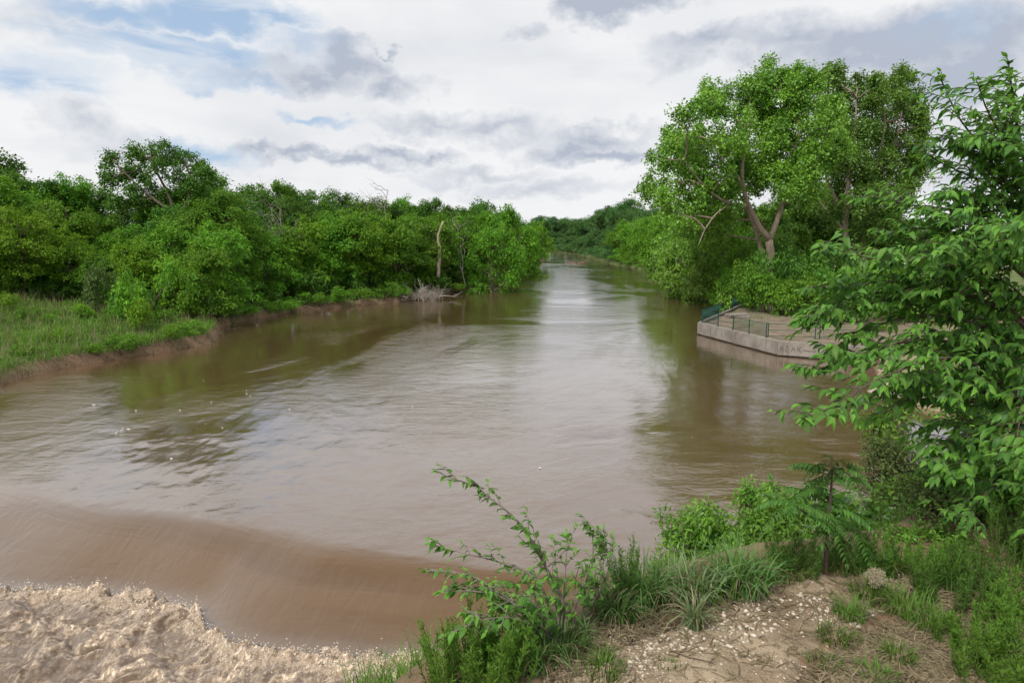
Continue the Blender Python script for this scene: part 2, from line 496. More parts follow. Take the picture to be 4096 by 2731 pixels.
def ground_hit(px, py, lo=1.0, hi=200.0):
    r = ray(px, py)
    s = np.geomspace(lo, hi, 4000)
    X, Y, Z = r[0] * s, r[1] * s, CAM_Z + r[2] * s
    below = Z < height(X, Y)
    i = int(np.argmax(below)) if below.any() else len(s) - 1
    return np.array([X[i], Y[i], float(height(X[i:i + 1], Y[i:i + 1])[0])])

def axis_steps(stops):
    """stops: (start, step) ..., last (end, None)"""
    out = []
    for (a, st), (b, _) in zip(stops[:-1], stops[1:]):
        n = max(1, int(round((b - a) / st)))
        out.append(np.linspace(a, b, n, endpoint=False))
    return np.concatenate(out + [[stops[-1][0]]])
def grid_mesh(xs, ys, zf):
    X, Y = np.meshgrid(xs, ys)
    Z = zf(X, Y)
    nx, ny = len(xs), len(ys)
    i = np.arange(ny - 1)[:, None] * nx + np.arange(nx - 1)[None]
    Q = np.stack([i, i + 1, i + nx + 1, i + nx], -1).reshape(-1, 4)
    return X, Y, np.stack([X, Y, Z], -1).reshape(-1, 3), Q

gx = axis_steps([(-2500, 500), (-500, 60), (-140, 8), (-60, 1.2), (-34, 0.45), (-16, 0.8), (-3, 0.12), (-1.0, 0.05), (4.0, 0.14), (8, 0.5), (30, 0.7), (44, 2.5), (120, 12), (400, 60), (900, 400), (2500, None)])
gy = axis_steps([(-40, 6), (-4, 0.5), (1.0, 0.05), (5.0, 0.14), (9, 0.4), (36, 0.45), (72, 0.9), (130, 4), (300, 10), (560, 40), (1000, 300), (4000, None)])
X, Y, V, Q = grid_mesh(gx, gy, height)
e = signed(RIVER, X, Y)
b = signed(PLATEAU, X, Y)
# what covers the ground: turf, sand / pale gravel, bare earth
turf_left = sstep(0.25, 0.9, e + 0.5 * fbm(X * .5, Y * .5, 3, 3)) * (X < 14)
far_turf = sstep(85, 110, Y)
turf_right = sstep(0.30, 0.62, 0.45 + 0.5 * fbm(X * .12, Y * .12, 13, 3) + 0.35 * sstep(50, 80, X) + far_turf) * (X >= 14) * (e > np.where(Y > 105, -0.6, 0.6))
turf_near = sstep(-0.1, 0.5, b) * (1 - sstep(4.5, 6.0, b)) * (Y < 24)
turf = np.where(b < 6, np.maximum(turf_near * 0.8, turf_right * (b > 5.5)), np.maximum(turf_left, turf_right))
sand = np.clip(np.exp(-(((X - 24) / 6.0) ** 2 + ((Y - 38) / 5.0) ** 2)) * 2.0, 0, 1) + 0.8 * ((X > 20) & (Y > 30) & (Y < 120)) * sstep(0.3, 0.7, 0.5 + 0.4 * fbm(X * .15, Y * .15, 23, 3))
sand = np.clip(sand * (e > -2), 0, 1)
gm, t = new_mat('ground_cover')
pos = t.n('ShaderNodeNewGeometry').outputs['Position']
aturf = t.n('ShaderNodeAttribute', attribute_name='turf').outputs['Fac']
asand = t.n('ShaderNodeAttribute', attribute_name='sand').outputs['Fac']
n1 = t.noise(pos, 0.7, 6, 0.62); n2 = t.noise(pos, 9.0, 5, 0.65); n3 = t.noise(pos, 55.0, 4, 0.6)
earth = t.mix(t.rng(n2.outputs[0], .3, .7), (0.115, 0.070, 0.042), (0.215, 0.140, 0.088))
earth = t.mix(t.rng(n3.outputs[0], .45, .75, 0, .6), earth, (0.28, 0.20, 0.13))
grassc = t.mix(t.rng(n1.outputs[0], .3, .7), (0.060, 0.105, 0.022), (0.115, 0.150, 0.045))
grassc = t.mix(t.rng(n2.outputs[0], .5, .75, 0, .5), grassc, (0.16, 0.13, 0.07))
sandc = t.mix(t.rng(n2.outputs[0], .3, .7), (0.28, 0.205, 0.140), (0.43, 0.34, 0.25))
c = t.mix(t.m('MULTIPLY', asand, t.rng(n1.outputs[0], .25, .6, .4, 1.0)), earth, sandc)
c = t.mix(t.m('MULTIPLY', aturf, t.rng(n2.outputs[0], .25, .6, .55, 1.0)), c, grassc)
hgt = t.m('ADD', t.m('MULTIPLY', n2.outputs[0], 0.7), t.m('MULTIPLY', n3.outputs[0], 0.3))
bp = t.n('ShaderNodeBump', {'Strength': 0.6, 'Distance': 0.035, 'Height': hgt})
t.n('ShaderNodeOutputMaterial', {0: t.n('ShaderNodeBsdfPrincipled', {'Base Color': c, 'Roughness': 0.92, 'Specular IOR Level': 0.2, 'Normal': bp})})
mb = MB(); mb.add(V, Q)
tag(put('ground', mb.mesh('ground', gm, True, {'turf': turf, 'sand': sand})), kind='structure')

# ================================================================== the river and the weir
# crest of the weir and line of the standing foam, surveyed on the photograph
CREST = np.array([onz(*p)[:2] for p in ((-60, 470), (0, 486), (60, 500), (120, 512), (180, 520), (250, 531), (320, 545), (400, 556), (470, 566), (540, 576))])
DROP = 0.95
FOAM = np.array([onz(*p, -DROP)[:2] for p in ((-60, 588), (0, 588), (60, 590), (110, 594), (150, 602), (196, 606), (206, 612), (203, 626), (225, 640), (255, 647), (300, 652), (360, 657), (400, 654), (440, 651), (500, 650), (560, 650))])
FX = np.maximum.accumulate(FOAM[:, 0] + np.arange(len(FOAM)) * 1e-4)
def crest_y(x): return np.interp(x, CREST[:, 0], CREST[:, 1])
_fx = np.linspace(-30, 10, 1601); _fy = np.interp(_fx, FX, FOAM[:, 1])
_k = np.exp(-0.5 * (np.arange(-40, 41) * 0.025 / 0.28) ** 2); _fy = np.convolve(np.pad(_fy, 40, mode='edge'), _k / _k.sum(), 'valid')
def foam_y(x): return np.interp(x, _fx, _fy)
def water_surface(X, Y, full=False):
    near = (Y < 40)
    yc = crest_y(X); yf = foam_y(X)
    t_ = (yc - Y) / np.maximum(yc - yf, 0.5)
    # the sheet bends over the crest and slides down the apron
    p = X * 0.87 - Y * 0.5; q = X * 0.5 + Y * 0.87
    t_ = t_ + near * (0.09 * fbm(p * 0.16 + 3, q * 0.12, 2, 2) + 0.002 * fbm(p * 2.4, q * 0.5, 6, 3))
    sp_ = lambda v_: 0.06 * np.logaddexp(0, np.clip(v_ / 0.06, -50, 50))
    z = -DROP * (sp_(t_) - sp_(t_ - 0.80)) / 0.80
    # flow-aligned coordinates: across (p) and along (q) the stream on the apron
    p = X * 0.87 - Y * 0.5; q = X * 0.5 + Y * 0.87
    tong = sstep(-0.1, 0.25, t_) * (1 - sstep(1.0, 1.1, t_))
    z = z + tong * (0.12 * fbm(p * 0.14, q * 0.14, 3, 2) + 0.0015 * fbm(p * 2.2, q * 0.5, 4, 2))
    # swells on the pool above
    pool = 1 - sstep(-0.2, 0.1, t_)
    z = z + pool * near * (0.015 * fbm(X * 0.5, Y * 0.5, 8, 3) + 0.006 * fbm(X * 1.7, Y * 1.2, 12, 2))
    jag = 0.34 * fbm(X * 1.3, Y * 0.8, 51, 4) + 0.10 * fbm(X * 6, Y * 5, 52, 3)
    d = yf + jag - Y                                    # distance below the foam line
    turb = sstep(0.0, 0.22, d)
    wx = X + 0.55 * fbm(X * 0.5, Y * 0.5, 60, 3); wy = Y + 0.55 * fbm(X * 0.5 + 9, Y * 0.5, 61, 3)
    bill = np.abs(fbm(wx * 0.42, wy * 0.55, 62, 4))     # billows with sharp creases
    ridg = 1 - np.abs(fbm(wx * 0.75, wy * 0.85, 63, 5, 0.55)) * 1.5
    ridg2 = 1 - np.abs(fbm(wx * 2.2 + 5, wy * 2.4, 64, 4, 0.6)) * 1.5
    front = sstep(0.0, 0.12, d) * np.exp(-np.maximum(d, 0) / 0.34)
    patch = 0.5 + 0.6 * fbm(wx * 0.28, wy * 0.35, 66, 3)
    foam = np.clip(1.4 * front + sstep(0.82, 1.02, ridg + 0.32 * (patch - 0.5)) * sstep(0.10, 0.5, patch + .18) + 0.5 * sstep(0.75, 0.97, ridg2) * sstep(0.3, 0.75, patch), 0, 1) * turb
    chop = fbm(X * 5.5, Y * 5.5, 70, 4, 0.62)
    spik = np.abs(fbm(X * 12, Y * 12, 71, 3, 0.7))
    zt = -DROP - 0.05 + 0.38 * bill + 0.09 * np.clip(ridg, 0, 1) + 0.22 * front + foam * (0.030 * chop + 0.018 * spik) + 0.010 * chop
    zt = zt + front * 0.20 * np.clip(fbm(X * 3.2, Y * 3.2, 72, 4, 0.65), -0.2, 1)
    z = np.where(near, z * (1 - turb) + zt * turb, 0.0)
    if full:
        return z, foam * near, tong * near * (1 - turb), turb * near
    return z
wx_ = axis_steps([(-300, 40), (-60, 4), (-22, 0.16), (-16, 0.036), (2.0, 0.5), (40, 6), (140, None)])
wy_ = axis_steps([(-20, 4), (8, 0.4), (11.5, 0.036), (19.2, 0.07), (23, 0.2), (30, 0.8), (44, 5), (120, 20), (600, None)])
X, Y = np.meshgrid(wx_, wy_)
Z, foam_a, tong_a, turb_a = water_surface(X, Y, True)
nx, ny = len(wx_), len(wy_)
i = np.arange(ny - 1)[:, None] * nx + np.arange(nx - 1)[None]
Q = np.stack([i, i + 1, i + nx + 1, i + nx], -1).reshape(-1, 4)
wm, t = new_mat('muddy_water')
pos = t.n('ShaderNodeNewGeometry').outputs['Position']
af = t.n('ShaderNodeAttribute', attribute_name='foam').outputs['Fac']
atg = t.n('ShaderNodeAttribute', attribute_name='tongue').outputs['Fac']
atu = t.n('ShaderNodeAttribute', attribute_name='turbulence').outputs['Fac']
# current patches: slick and rippled water lie side by side
patch = t.noise(t.mapping(pos, (0.055, 0.035, 1)), 1.0, 5, 0.6, 1.2)
r1 = t.noise(t.mapping(pos, (0.55, 0.95, 1), (0, 0, R(12))), 1.0, 6, 0.62, 0.5)
r2 = t.noise(t.mapping(pos, (1.8, 3.0, 1), (0, 0, R(-9))), 1.0, 5, 0.6, 0.4)
r3 = t.noise(t.mapping(pos, (9.0, 13.0, 1)), 1.0, 3, 0.6)
flow = t.mapping(pos, (1.9, 0.55, 1), (0, 0, R(-30)))
r4 = t.noise(flow, 1.0, 6, 0.6, 1.2)
sep_ = t.n('ShaderNodeSeparateXYZ', {0: pos})
rough_f = t.rng(patch.outputs[0], 0.40, 0.62, 0.30, 1.75)
pool = t.m('ADD', t.m('MULTIPLY', r1.outputs[0], 0.034), t.m('ADD', t.m('MULTIPLY', r2.outputs[0], 0.015), t.m('MULTIPLY', r3.outputs[0], 0.0034)))
pool = t.m('MULTIPLY', pool, rough_f)
calm = t.m('SUBTRACT', 1.0, atg, clamp=True)
hh = t.m('ADD', t.m('MULTIPLY', pool, t.m('MULTIPLY_ADD', calm, 0.75, 0.25)), t.m('MULTIPLY', t.m('MULTIPLY', r4.outputs[0], 0.022), atg))
churn = t.noise(t.mapping(pos, (1.0, 1.6, 1.0), (0, 0, R(-28))), 3.5, 7, 0.66, 0.9)
hh = t.m('ADD', hh, t.m('MULTIPLY', t.m('MULTIPLY', churn.outputs[0], 0.09), atu))
bp = t.n('ShaderNodeBump', {'Strength': 1.0, 'Distance': 1.0, 'Height': hh})
silt = t.mix(t.rng(patch.outputs[0], .35, .65), (0.110, 0.063, 0.030), (0.134, 0.080, 0.041))
silt = t.mix(atu, silt, (0.128, 0.086, 0.057))      # full of air below the weir
facing = t.n('ShaderNodeLayerWeight', {'Blend': 0.5, 'Normal': bp}).outputs['Facing']
fres = t.m('MULTIPLY_ADD', t.m('POWER', facing, 2.5), 0.96, 0.02)
fres = t.m('MULTIPLY', fres, t.m('MULTIPLY_ADD', atu, -0.55, 1.0), clamp=True)
body_b = t.n('ShaderNodeBsdfDiffuse', {'Color': silt, 'Normal': bp})
gloss_b = t.n('ShaderNodeBsdfGlossy', {'Color': (0.96, 0.96, 0.96), 'Roughness': t.m('MULTIPLY_ADD', atu, 0.42, 0.03), 'Normal': bp})
water_b = t.n('ShaderNodeMixShader', {0: fres, 1: body_b, 2: gloss_b})
fstr = t.mapping(pos, (1.5, 0.62, 1.0), (0, 0, R(-32)))
fn = t.noise(fstr, 5.0, 7, 0.66, 1.0); fn2 = t.noise(fstr, 22.0, 5, 0.62, 0.5)
fcol = t.mix(t.rng(t.m('ADD', t.m('MULTIPLY', fn.outputs[0], .6), t.m('MULTIPLY', fn2.outputs[0], .4)), .36, .62), (0.38, 0.265, 0.165), (0.76, 0.595, 0.430))  # tan froth; its hollows darkened, crevice shade put into the colour
fcol = t.mix(t.rng(fn2.outputs[0], .52, .68, 0, .7), fcol, (0.88, 0.82, 0.73))  # white froth bits that double as painted highlights
fb = t.n('ShaderNodeBump', {'Strength': 0.6, 'Distance': 0.035, 'Height': t.m('ADD', fn.outputs[0], t.m('MULTIPLY', fn2.outputs[0], 0.4))})
foam_b = t.n('ShaderNodeBsdfPrincipled', {'Base Color': fcol, 'Roughness': 0.75, 'Normal': fb, 'Subsurface Weight': 0.0})
lz = t.noise(t.mapping(pos, (1.0, 1.5, 1.0), (0, 0, R(-28))), 2.1, 6, 0.62, 1.3)
lace = t.m('SUBTRACT', 1.0, t.m('MULTIPLY', t.m('ABSOLUTE', t.m('SUBTRACT', lz.outputs[0], 0.5)), 6.5), clamp=True)
lz2 = t.noise(pos, 8.0, 5, 0.65, 0.8)
lace2 = t.m('SUBTRACT', 1.0, t.m('MULTIPLY', t.m('ABSOLUTE', t.m('SUBTRACT', lz2.outputs[0], 0.5)), 7.0), clamp=True)
web = t.m('MAXIMUM', lace, t.m('MULTIPLY', lace2, t.rng(lace, 0.0, 0.5, 0.35, 0.9)))
fmask = t.m('ADD', t.rng(t.m('ADD', af, t.m('MULTIPLY', t.m('SUBTRACT', fn.outputs[0], 0.5), 2.4)), 0.86, 1.20), t.m('MULTIPLY', t.m('MULTIPLY', web, 0.60), t.m('MULTIPLY', atu, t.rng(t.m('ADD', af, t.m('SUBTRACT', fn.outputs[0], 0.5)), -0.05, 0.32, 0.2, 1.0))), clamp=True)
fmask = t.m('MULTIPLY', fmask, t.rng(atu, 0.2, 0.7))
t.n('ShaderNodeOutputMaterial', {0: t.n('ShaderNodeMixShader', {0: fmask, 1: water_b, 2: foam_b})})
mb = MB(); mb.add(np.stack([X, Y, Z], -1).reshape(-1, 3), Q)
tag(put('river_water', mb.mesh('river_water', wm, True, {'foam': foam_a, 'tongue': tong_a, 'turbulence': turb_a})), kind='structure')
# ================================================================== trees
BARK = plain_mat('bark_grey_brown', (0.085, 0.062, 0.045), (0.20, 0.155, 0.115), 3.0, 0.9, 0.8, (6, 6, 1), bdist=0.05)
BARK_PALE = plain_mat('bark_cottonwood', (0.17, 0.125, 0.09), (0.36, 0.285, 0.215), 1.6, 0.9, 0.9, (5, 5, 0.8), bdist=0.06)
DEADWOOD = plain_mat('dead_wood', (0.25, 0.19, 0.14), (0.50, 0.41, 0.31), 2.0, 0.9, 0.6, (6, 6, 0.7))
GREYWOOD = plain_mat('driftwood_grey', (0.20, 0.165, 0.135), (0.44, 0.39, 0.34), 3.0, 0.9, 0.5)
ROOTWOOD = plain_mat('root_brown', (0.10, 0.060, 0.038), (0.26, 0.17, 0.115), 5.0, 0.9, 0.5)
L_FRESH = leaf_mat('leaves_fresh_green', (0.062, 0.180, 0.012), (0.180, 0.370, 0.024), spread=0.16)
L_MID = leaf_mat('leaves_mid_green', (0.056, 0.165, 0.012), (0.160, 0.335, 0.024), spread=0.16)
L_DARK = leaf_mat('leaves_dark_green', (0.040, 0.120, 0.013), (0.112, 0.240, 0.026), spread=0.15)
L_OLIVE = leaf_mat('leaves_yellow_green', (0.085, 0.205, 0.010), (0.200, 0.375, 0.020), spread=0.12)
L_HAZE = leaf_mat('leaves_far_haze_tint', (0.044, 0.122, 0.030), (0.108, 0.220, 0.052), spread=0.12)  # bluish tint stands in for distance haze, painted into the leaf colour
L_COTTON = leaf_mat('leaves_cottonwood', (0.068, 0.172, 0.012), (0.215, 0.400, 0.030), trans=0.25, rough=0.42, spec=0.5)
L_COTTON2 = leaf_mat('leaves_cottonwood_deep', (0.056, 0.160, 0.013), (0.180, 0.370, 0.030), trans=0.25, rough=0.42, spec=0.5)

def crown_mesh(mb, lobes, rng, clump_r=0.55, density=2.2, per=30, L=0.26, W=0.16, up=0.9, flat=0.5, vbase=None):
    """lobes: (centre, radius vector); returns clump centres"""
    C = []; K = []; O = []
    for c, r in lobes:
        c = np.asarray(c, float); r = np.broadcast_to(np.asarray(r, float), (3,))
        n = max(4, int(density * (r.mean() / clump_r) ** 2))
        d = unit(rng.normal(size=(n, 3)) + np.array([0, 0, 0.25]))
        q = c + d * r * (0.45 + 0.60 * rng.random((n, 1)) ** 0.6)
        C.append(q); O.append(d); K.append(np.full(n, rng.normal() * 0.10))
    C = np.concatenate(C); O = np.concatenate(O); K = np.concatenate(K)
    n = len(C)
    cv = 0.5 + K + rng.normal(size=n) * 0.20
    size = clump_r * rng.uniform(0.65, 1.25, n)
    P = C[:, None] + rng.normal(size=(n, per, 3)) * (size[:, None, None] * np.array([0.52, 0.52, 0.52 * flat]))
    # sprays droop towards their rim
    dr = ((P - C[:, None])[..., :2] ** 2).sum(-1) / np.maximum(size[:, None], .05)
    P[..., 2] -= dr * 0.45
    N = O[:, None] * 0.60 + np.array([0, 0, up]) + rng.normal(size=P.shape) * 0.34
    D = (P - C[:, None]) + rng.normal(size=P.shape) * size[:, None, None] * 0.5 + np.array([0, 0, -0.18]) * size[:, None, None]
    var = np.clip(cv[:, None] + rng.normal(size=(n, per)) * 0.20, 0, 1)
    s = rng.uniform(0.65, 1.25, n * per)
    leaves(mb, P.reshape(-1, 3), D.reshape(-1, 3), unit(N).reshape(-1, 3), L * s, W * s, var.ravel())
    return C
def ragged(lobes, rng, n=6, k=0.48):
    """breaks each lobe into a core and smaller upright tufts, for an uneven outline"""
    out = []
    for c, r in lobes:
        c = np.asarray(c, float); r = np.broadcast_to(np.asarray(r, float), (3,))
        out.append((c, r * 0.70))
        for _ in range(n):
            d = unit(rng.normal(size=3) + np.array([0, 0, 0.35]))
            out.append((c + d * r * rng.uniform(0.62, 0.95), r * k * rng.uniform(0.6, 1.2) * np.array([0.9, 0.9, 1.15])))
    return out
def limb_mesh(mb, trunk, r0, r1, lobes, rng, clumps=None, sides=7, limb_r=0.35, twig_every=5, start=0.25):
    trunk = np.asarray(trunk, float)
    tr = np.linspace(0, 1, len(trunk))
    rr = r0 + (r1 - r0) * tr ** 0.8
    rr[0] *= 1.35
    tube(mb, trunk, rr, sides)
    hgt = trunk[-1, 2] - trunk[0, 2]
    for c, r in lobes:
        c = np.asarray(c, float)
        zt = np.clip(c[2] - 0.55 * np.linalg.norm((c - trunk[-1])[:2]) - 0.05 * hgt, trunk[0, 2] + start * hgt, trunk[-1, 2] - 0.02 * hgt)
        k = np.interp(zt, trunk[:, 2], np.arange(len(trunk)))
        a = np.array([np.interp(k, np.arange(len(trunk)), trunk[:, q]) for q in range(3)])
        ra = np.interp(k, np.arange(len(trunk)), rr)
        p = wander(a, c, 7, 0.035, rng, 0.05)
        tube(mb, p, np.linspace(min(ra * 0.7, limb_r), 0.02, 7), 5)
        if clumps is not None:
            d = np.linalg.norm(clumps - c, axis=1)
            for q in np.argsort(d)[:12:max(1, twig_every // 2)]:
                tube(mb, wander(p[4], clumps[q], 4, 0.06, rng, 0.05), [0.035, 0.025, 0.016, 0.008], 4, cap=False)
def make_tree(name, seed, H, rx, rz, zc, n_lobes, lobe_r, r0, shape=0.0, lean=0.0, **kw):
    rng = np.random.default_rng(seed)
    lobes = []
    tries = 0
    while len(lobes) < n_lobes and tries < 4000:
        tries += 1
        d = unit(rng.normal(size=3)); q = d * rng.uniform(0.45, 0.95) ** 0.6
        z = zc + q[2] * rz
        k = 1.0 + shape * q[2]                                     # narrower towards the top when negative
        c = np.array([q[0] * rx * k, q[1] * rx * k, z])
        if z < lobe_r * 0.4 or any(np.linalg.norm(c - l[0]) < lobe_r * 0.62 for l in lobes):
            continue
        r = lobe_r * rng.uniform(0.75, 1.25)
        lobes.append((c, np.array([r, r, r * rng.uniform(0.7, 0.95)])))
    cm = MB()
    cl = crown_mesh(cm, ragged(lobes, rng, 4, 0.5), rng, **kw)
    top = np.array([lean * H, rng.normal() * 0.03 * H, H * 0.84])
    trunk = wander((0, 0, -0.5), top, 10, 0.018, rng)
    tm = MB()
    limb_mesh(tm, trunk, r0, 0.05, lobes, rng, cl, start=0.15)
    return tm.mesh(name + '_trunk', BARK, True), cm.mesh(name + '_crown', L_MID, False)

TALL = [make_tree('tall%d' % k, 100 + k, 15, 3.6, 5.6, 9.0, 20, 1.75, 0.24, -0.15 + 0.1 * (k % 3), clump_r=0.55, density=1.5, per=30, L=0.32, W=0.20, flat=0.6) for k in range(4)]
BANK = [make_tree('bank%d' % k, 200 + k, 9, 3.3, 3.9 if k < 2 else 3.0, 4.7 if k < 2 else 5.7, 20, 1.30, 0.13, -0.25, clump_r=0.46, density=1.5, per=22, L=0.30, W=0.15, up=1.2, flat=0.42) for k in range(4)]
SHRUB = []
for k in range(4):
    rng = np.random.default_rng(300 + k)
    lobes = [(np.array([rng.normal() * 0.55, rng.normal() * 0.55, rng.uniform(0.45, 1.45)]), np.full(3, rng.uniform(0.38, 0.62))) for _ in range(11)]
    cm = MB(); cl = crown_mesh(cm, lobes, rng, clump_r=0.22, density=2.2, per=16, L=0.17, W=0.09, up=1.0, flat=0.6)
    tm = MB()
    for q in range(9):
        c = lobes[q][0]
        tube(tm, wander((rng.normal() * .12, rng.normal() * .12, -0.15), c, 5, 0.05, rng, 0.06), [0.028, 0.022, 0.016, 0.011, 0.006], 4)
    SHRUB.append((tm.mesh('shrub%d_stems' % k, BARK), cm.mesh('shrub%d_foliage' % k, L_MID)))

WOOD_TREES = []
def tree_at(px, d, top_py, kind, mat, group, label=None, seed=0, wide=1.0, name='broadleaf_tree'):
    """a tree standing at depth d in the direction px whose top reaches the photo row top_py"""
    rng = np.random.default_rng(seed + int(px * 13 + d * 7) % 100000)
    p = atd(px, 300, d)
    z = hz(p[0], p[1])
    H = atd(px, top_py, d)[2] - z
    vs, h0 = (TALL, 15.0) if kind == 't' else (BANK, 9.0)
    tm, cm = vs[rng.integers(len(vs))]
    s = H / (h0 * 1.02)
    sw = s * wide * rng.uniform(0.9, 1.12)
    root = thing(name, (p[0], p[1], z - 0.05), [('trunk', tm, None), ('crown', cm, mat)], label, 'tree', group, rng.uniform(0, 6.28), (sw, sw, s))
    return root

# ---- the wood on the far (left) bank, three rows deep
SKY_X = [-60, 0, 20, 45, 65, 85, 100, 112, 205, 225, 262, 300, 350, 385, 405, 425, 460, 480, 500, 512, 525, 545]
SKY_Y = [136, 143, 152, 166, 162, 170, 190, 200, 176, 167, 172, 178, 184, 194, 184, 191, 198, 194, 196, 212, 222, 224]
def skyline(px): return float(np.interp(px, SKY_X, SKY_Y))
def wood_edge(px): return float(np.interp(px, [-80, 0, 60, 150, 200, 250, 300, 370, 440, 490, 520, 540], [60, 62, 66, 65, 63, 76, 84, 93, 106, 132, 185, 270]))
rngw = np.random.default_rng(11)
rows = {'back': [], 'middle': [], 'front': []}
px = -45.0
while px < 518:
    d = wood_edge(px) + 24 + rngw.uniform(-4, 6)
    o = tree_at(px, d, skyline(px) + rngw.uniform(-3, 8), 't', [L_DARK, L_MID, L_DARK, L_MID][rngw.integers(4)], 'skyline trees of the left-bank wood', seed=1, wide=1.15)
    rows['back'].append(o); px += rngw.uniform(17, 24) * (75 / d) ** 0.5
px = -50.0
while px < 518:
    d = wood_edge(px) + 12 + rngw.uniform(-3, 3)
    o = tree_at(px, d, skyline(px) + rngw.uniform(16, 34), 't', [L_MID, L_FRESH, L_MID, L_DARK, L_FRESH][rngw.integers(5)], 'middle row of the left-bank wood', seed=2, wide=1.2)
    rows['middle'].append(o); px += rngw.uniform(16, 23) * (75 / d) ** 0.5
px = -45.0
while px < 512:
    d = wood_edge(px) + 3.5 + rngw.uniform(-1.5, 2.5)
    sk = skyline(px)
    o = tree_at(px, d, sk + (255 - sk) * rngw.uniform(0.50, 0.92) + (0 if px < 300 else -14), 'b', [L_FRESH, L_MID, L_FRESH, L_OLIVE, L_MID][rngw.integers(5)], 'front row of the left-bank wood', seed=3, wide=1.05)
    rows['front'].append(o); px += rngw.uniform(12, 19) * (75 / d) ** 0.5
by_order(rows['back'], 'tall skyline tree of the left-bank wood, {} in its row from the left')
by_order(rows['middle'], 'mid-height tree inside the left-bank wood, {} of the middle row from left')
by_order(rows['front'], 'low leafy tree fronting the left-bank wood, {} of the front row from left')

# ---- the broad oak that stands above the wood
def lobe_px(items, d, rng, dep=4.0):
    out = []
    for x, y, r in items:
        dd = d + rng.uniform(-dep, dep)
        rm = r * dd / FPX
        out.append((atd(x, y, dd), np.array([rm, rm, rm * rng.uniform(0.85, 1.1)])))
    return out
def custom_tree(name, base, trunk_px, limbs_px, lobes, seed, leafm, barkm, label, group, r0, per=30, L=0.26, W=0.17, clump_r=0.6, density=2.0, extra=(), flat=0.7, up=0.8):
    rng = np.random.default_rng(seed)
    base = np.asarray(base, float)
    cm = MB(); cl = crown_mesh(cm, ragged([(c - base, r) for c, r in lobes], rng, 6, 0.46), rng, clump_r=clump_r, density=density, per=per, L=L, W=W, flat=flat, up=up)
    tm = MB()
    segs = []
    for pts, ra, rb in limbs_px:
        q = smooth_poly(np.asarray(pts) - base, 14)
        q[1:-1] += rng.normal(size=(12, 3)) * ra * 0.10
        tube(tm, q, np.linspace(ra, rb, 14), 9)
        segs.append(q)
    allp = np.concatenate(segs)
    for c, r in lobes:
        c = c - base
        dist = np.linalg.norm(allp - c, axis=1) + 0.7 * np.maximum(allp[:, 2] - c[2], 0)
        a = allp[np.argmin(dist)]
        p = wander(a, c, 7, 0.03, rng, 0.04)
        tube(tm, p, np.linspace(0.13, 0.03, 7), 5, cap=False)
        dd = np.linalg.norm(cl - c, axis=1)
        for q in np.argsort(dd)[:18:3]:
            tube(tm, wander(p[4], cl[q], 4, 0.06, rng, 0.04), [0.05, 0.035, 0.02, 0.01], 4, cap=False)
    parts = [('trunk', tm.mesh(name + '_trunk', barkm, True), None), ('crown', cm.mesh(name + '_crown', leafm), None)]
    return thing(name, base, parts, label, 'tree', group)
rng = np.random.default_rng(21)
OD = 84.0
ob = atd(178, 292, OD); ob[2] = hz(ob[0], ob[1])
oak_lobes = lobe_px([(112, 160, 10), (122, 172, 9), (110, 178, 7), (132, 156, 11), (150, 154, 12), (168, 152, 11), (182, 160, 12), (196, 168, 11), (208, 172, 9), (140, 172, 9),
                     (160, 170, 11), (178, 180, 13), (196, 186, 13), (150, 190, 11), (130, 192, 9), (168, 200, 14), (190, 205, 13), (145, 206, 11), (120, 204, 10), (205, 196, 10)], OD, rng, 4)
oak = custom_tree('oak_tree', ob, None, [
    ([ob + np.array([0, 0, -.5]), atd(177, 250, OD), atd(178, 222, OD), atd(172, 200, OD), atd(160, 178, OD), atd(150, 160, OD)], 0.42, 0.08),
    ([atd(178, 222, OD), atd(188, 200, OD), atd(192, 178, OD), atd(184, 162, OD)], 0.26, 0.06),
    ([atd(176, 215, OD), atd(150, 196, OD), atd(130, 178, OD), atd(116, 164, OD)], 0.22, 0.05)],
    oak_lobes, 22, L_DARK, BARK, 'broad flat-topped dark oak rising above the left-bank wood, sky showing through it', None, 0.4, per=30, L=0.30, W=0.20, clump_r=0.55, density=1.7)

# ---- right bank: the two great cottonwoods
CD = 82.0
cb = atd(772, 300, CD); cb[2] = hz(cb[0], cb[1])
rng = np.random.default_rng(31)
front = [(775, 84, 24), (748, 84, 17), (712, 98, 18), (691, 117, 18), (676, 141, 15), (660, 163, 13), (650, 188, 13), (672, 187, 18), (698, 148, 24), (726, 124, 28),
         (754, 105, 26), (784, 106, 26), (806, 90, 22), (802, 124, 28), (775, 138, 26), (824, 132, 22), (705, 183, 22), (684, 217, 20), (709, 214, 20), (802, 160, 22),
         (818, 160, 20), (735, 150, 20), (760, 122, 24), (690, 165, 20), (724, 176, 18), (836, 150, 16), (830, 112, 18), (790, 76, 12), (742, 172, 16), (758, 160, 18), (757, 184, 13), (768, 170, 14), (786, 174, 15), (802, 178, 15), (716, 206, 16), (690, 200, 16), (735, 192, 12), (775, 178, 14), (792, 190, 13), (812, 196, 14), (726, 200, 14), (745, 215, 10), (668, 205, 12), (700, 236, 16), (722, 222, 14), (810, 182, 14)]
cl1 = lobe_px(front, CD, rng, 6.5)
cl1 += lobe_px([(x, y, r * 0.9) for x, y, r in front if y < 175][::2], CD + 5, rng, 4)
P_ = lambda x, y, k=0.0: atd(x, y, CD + k)
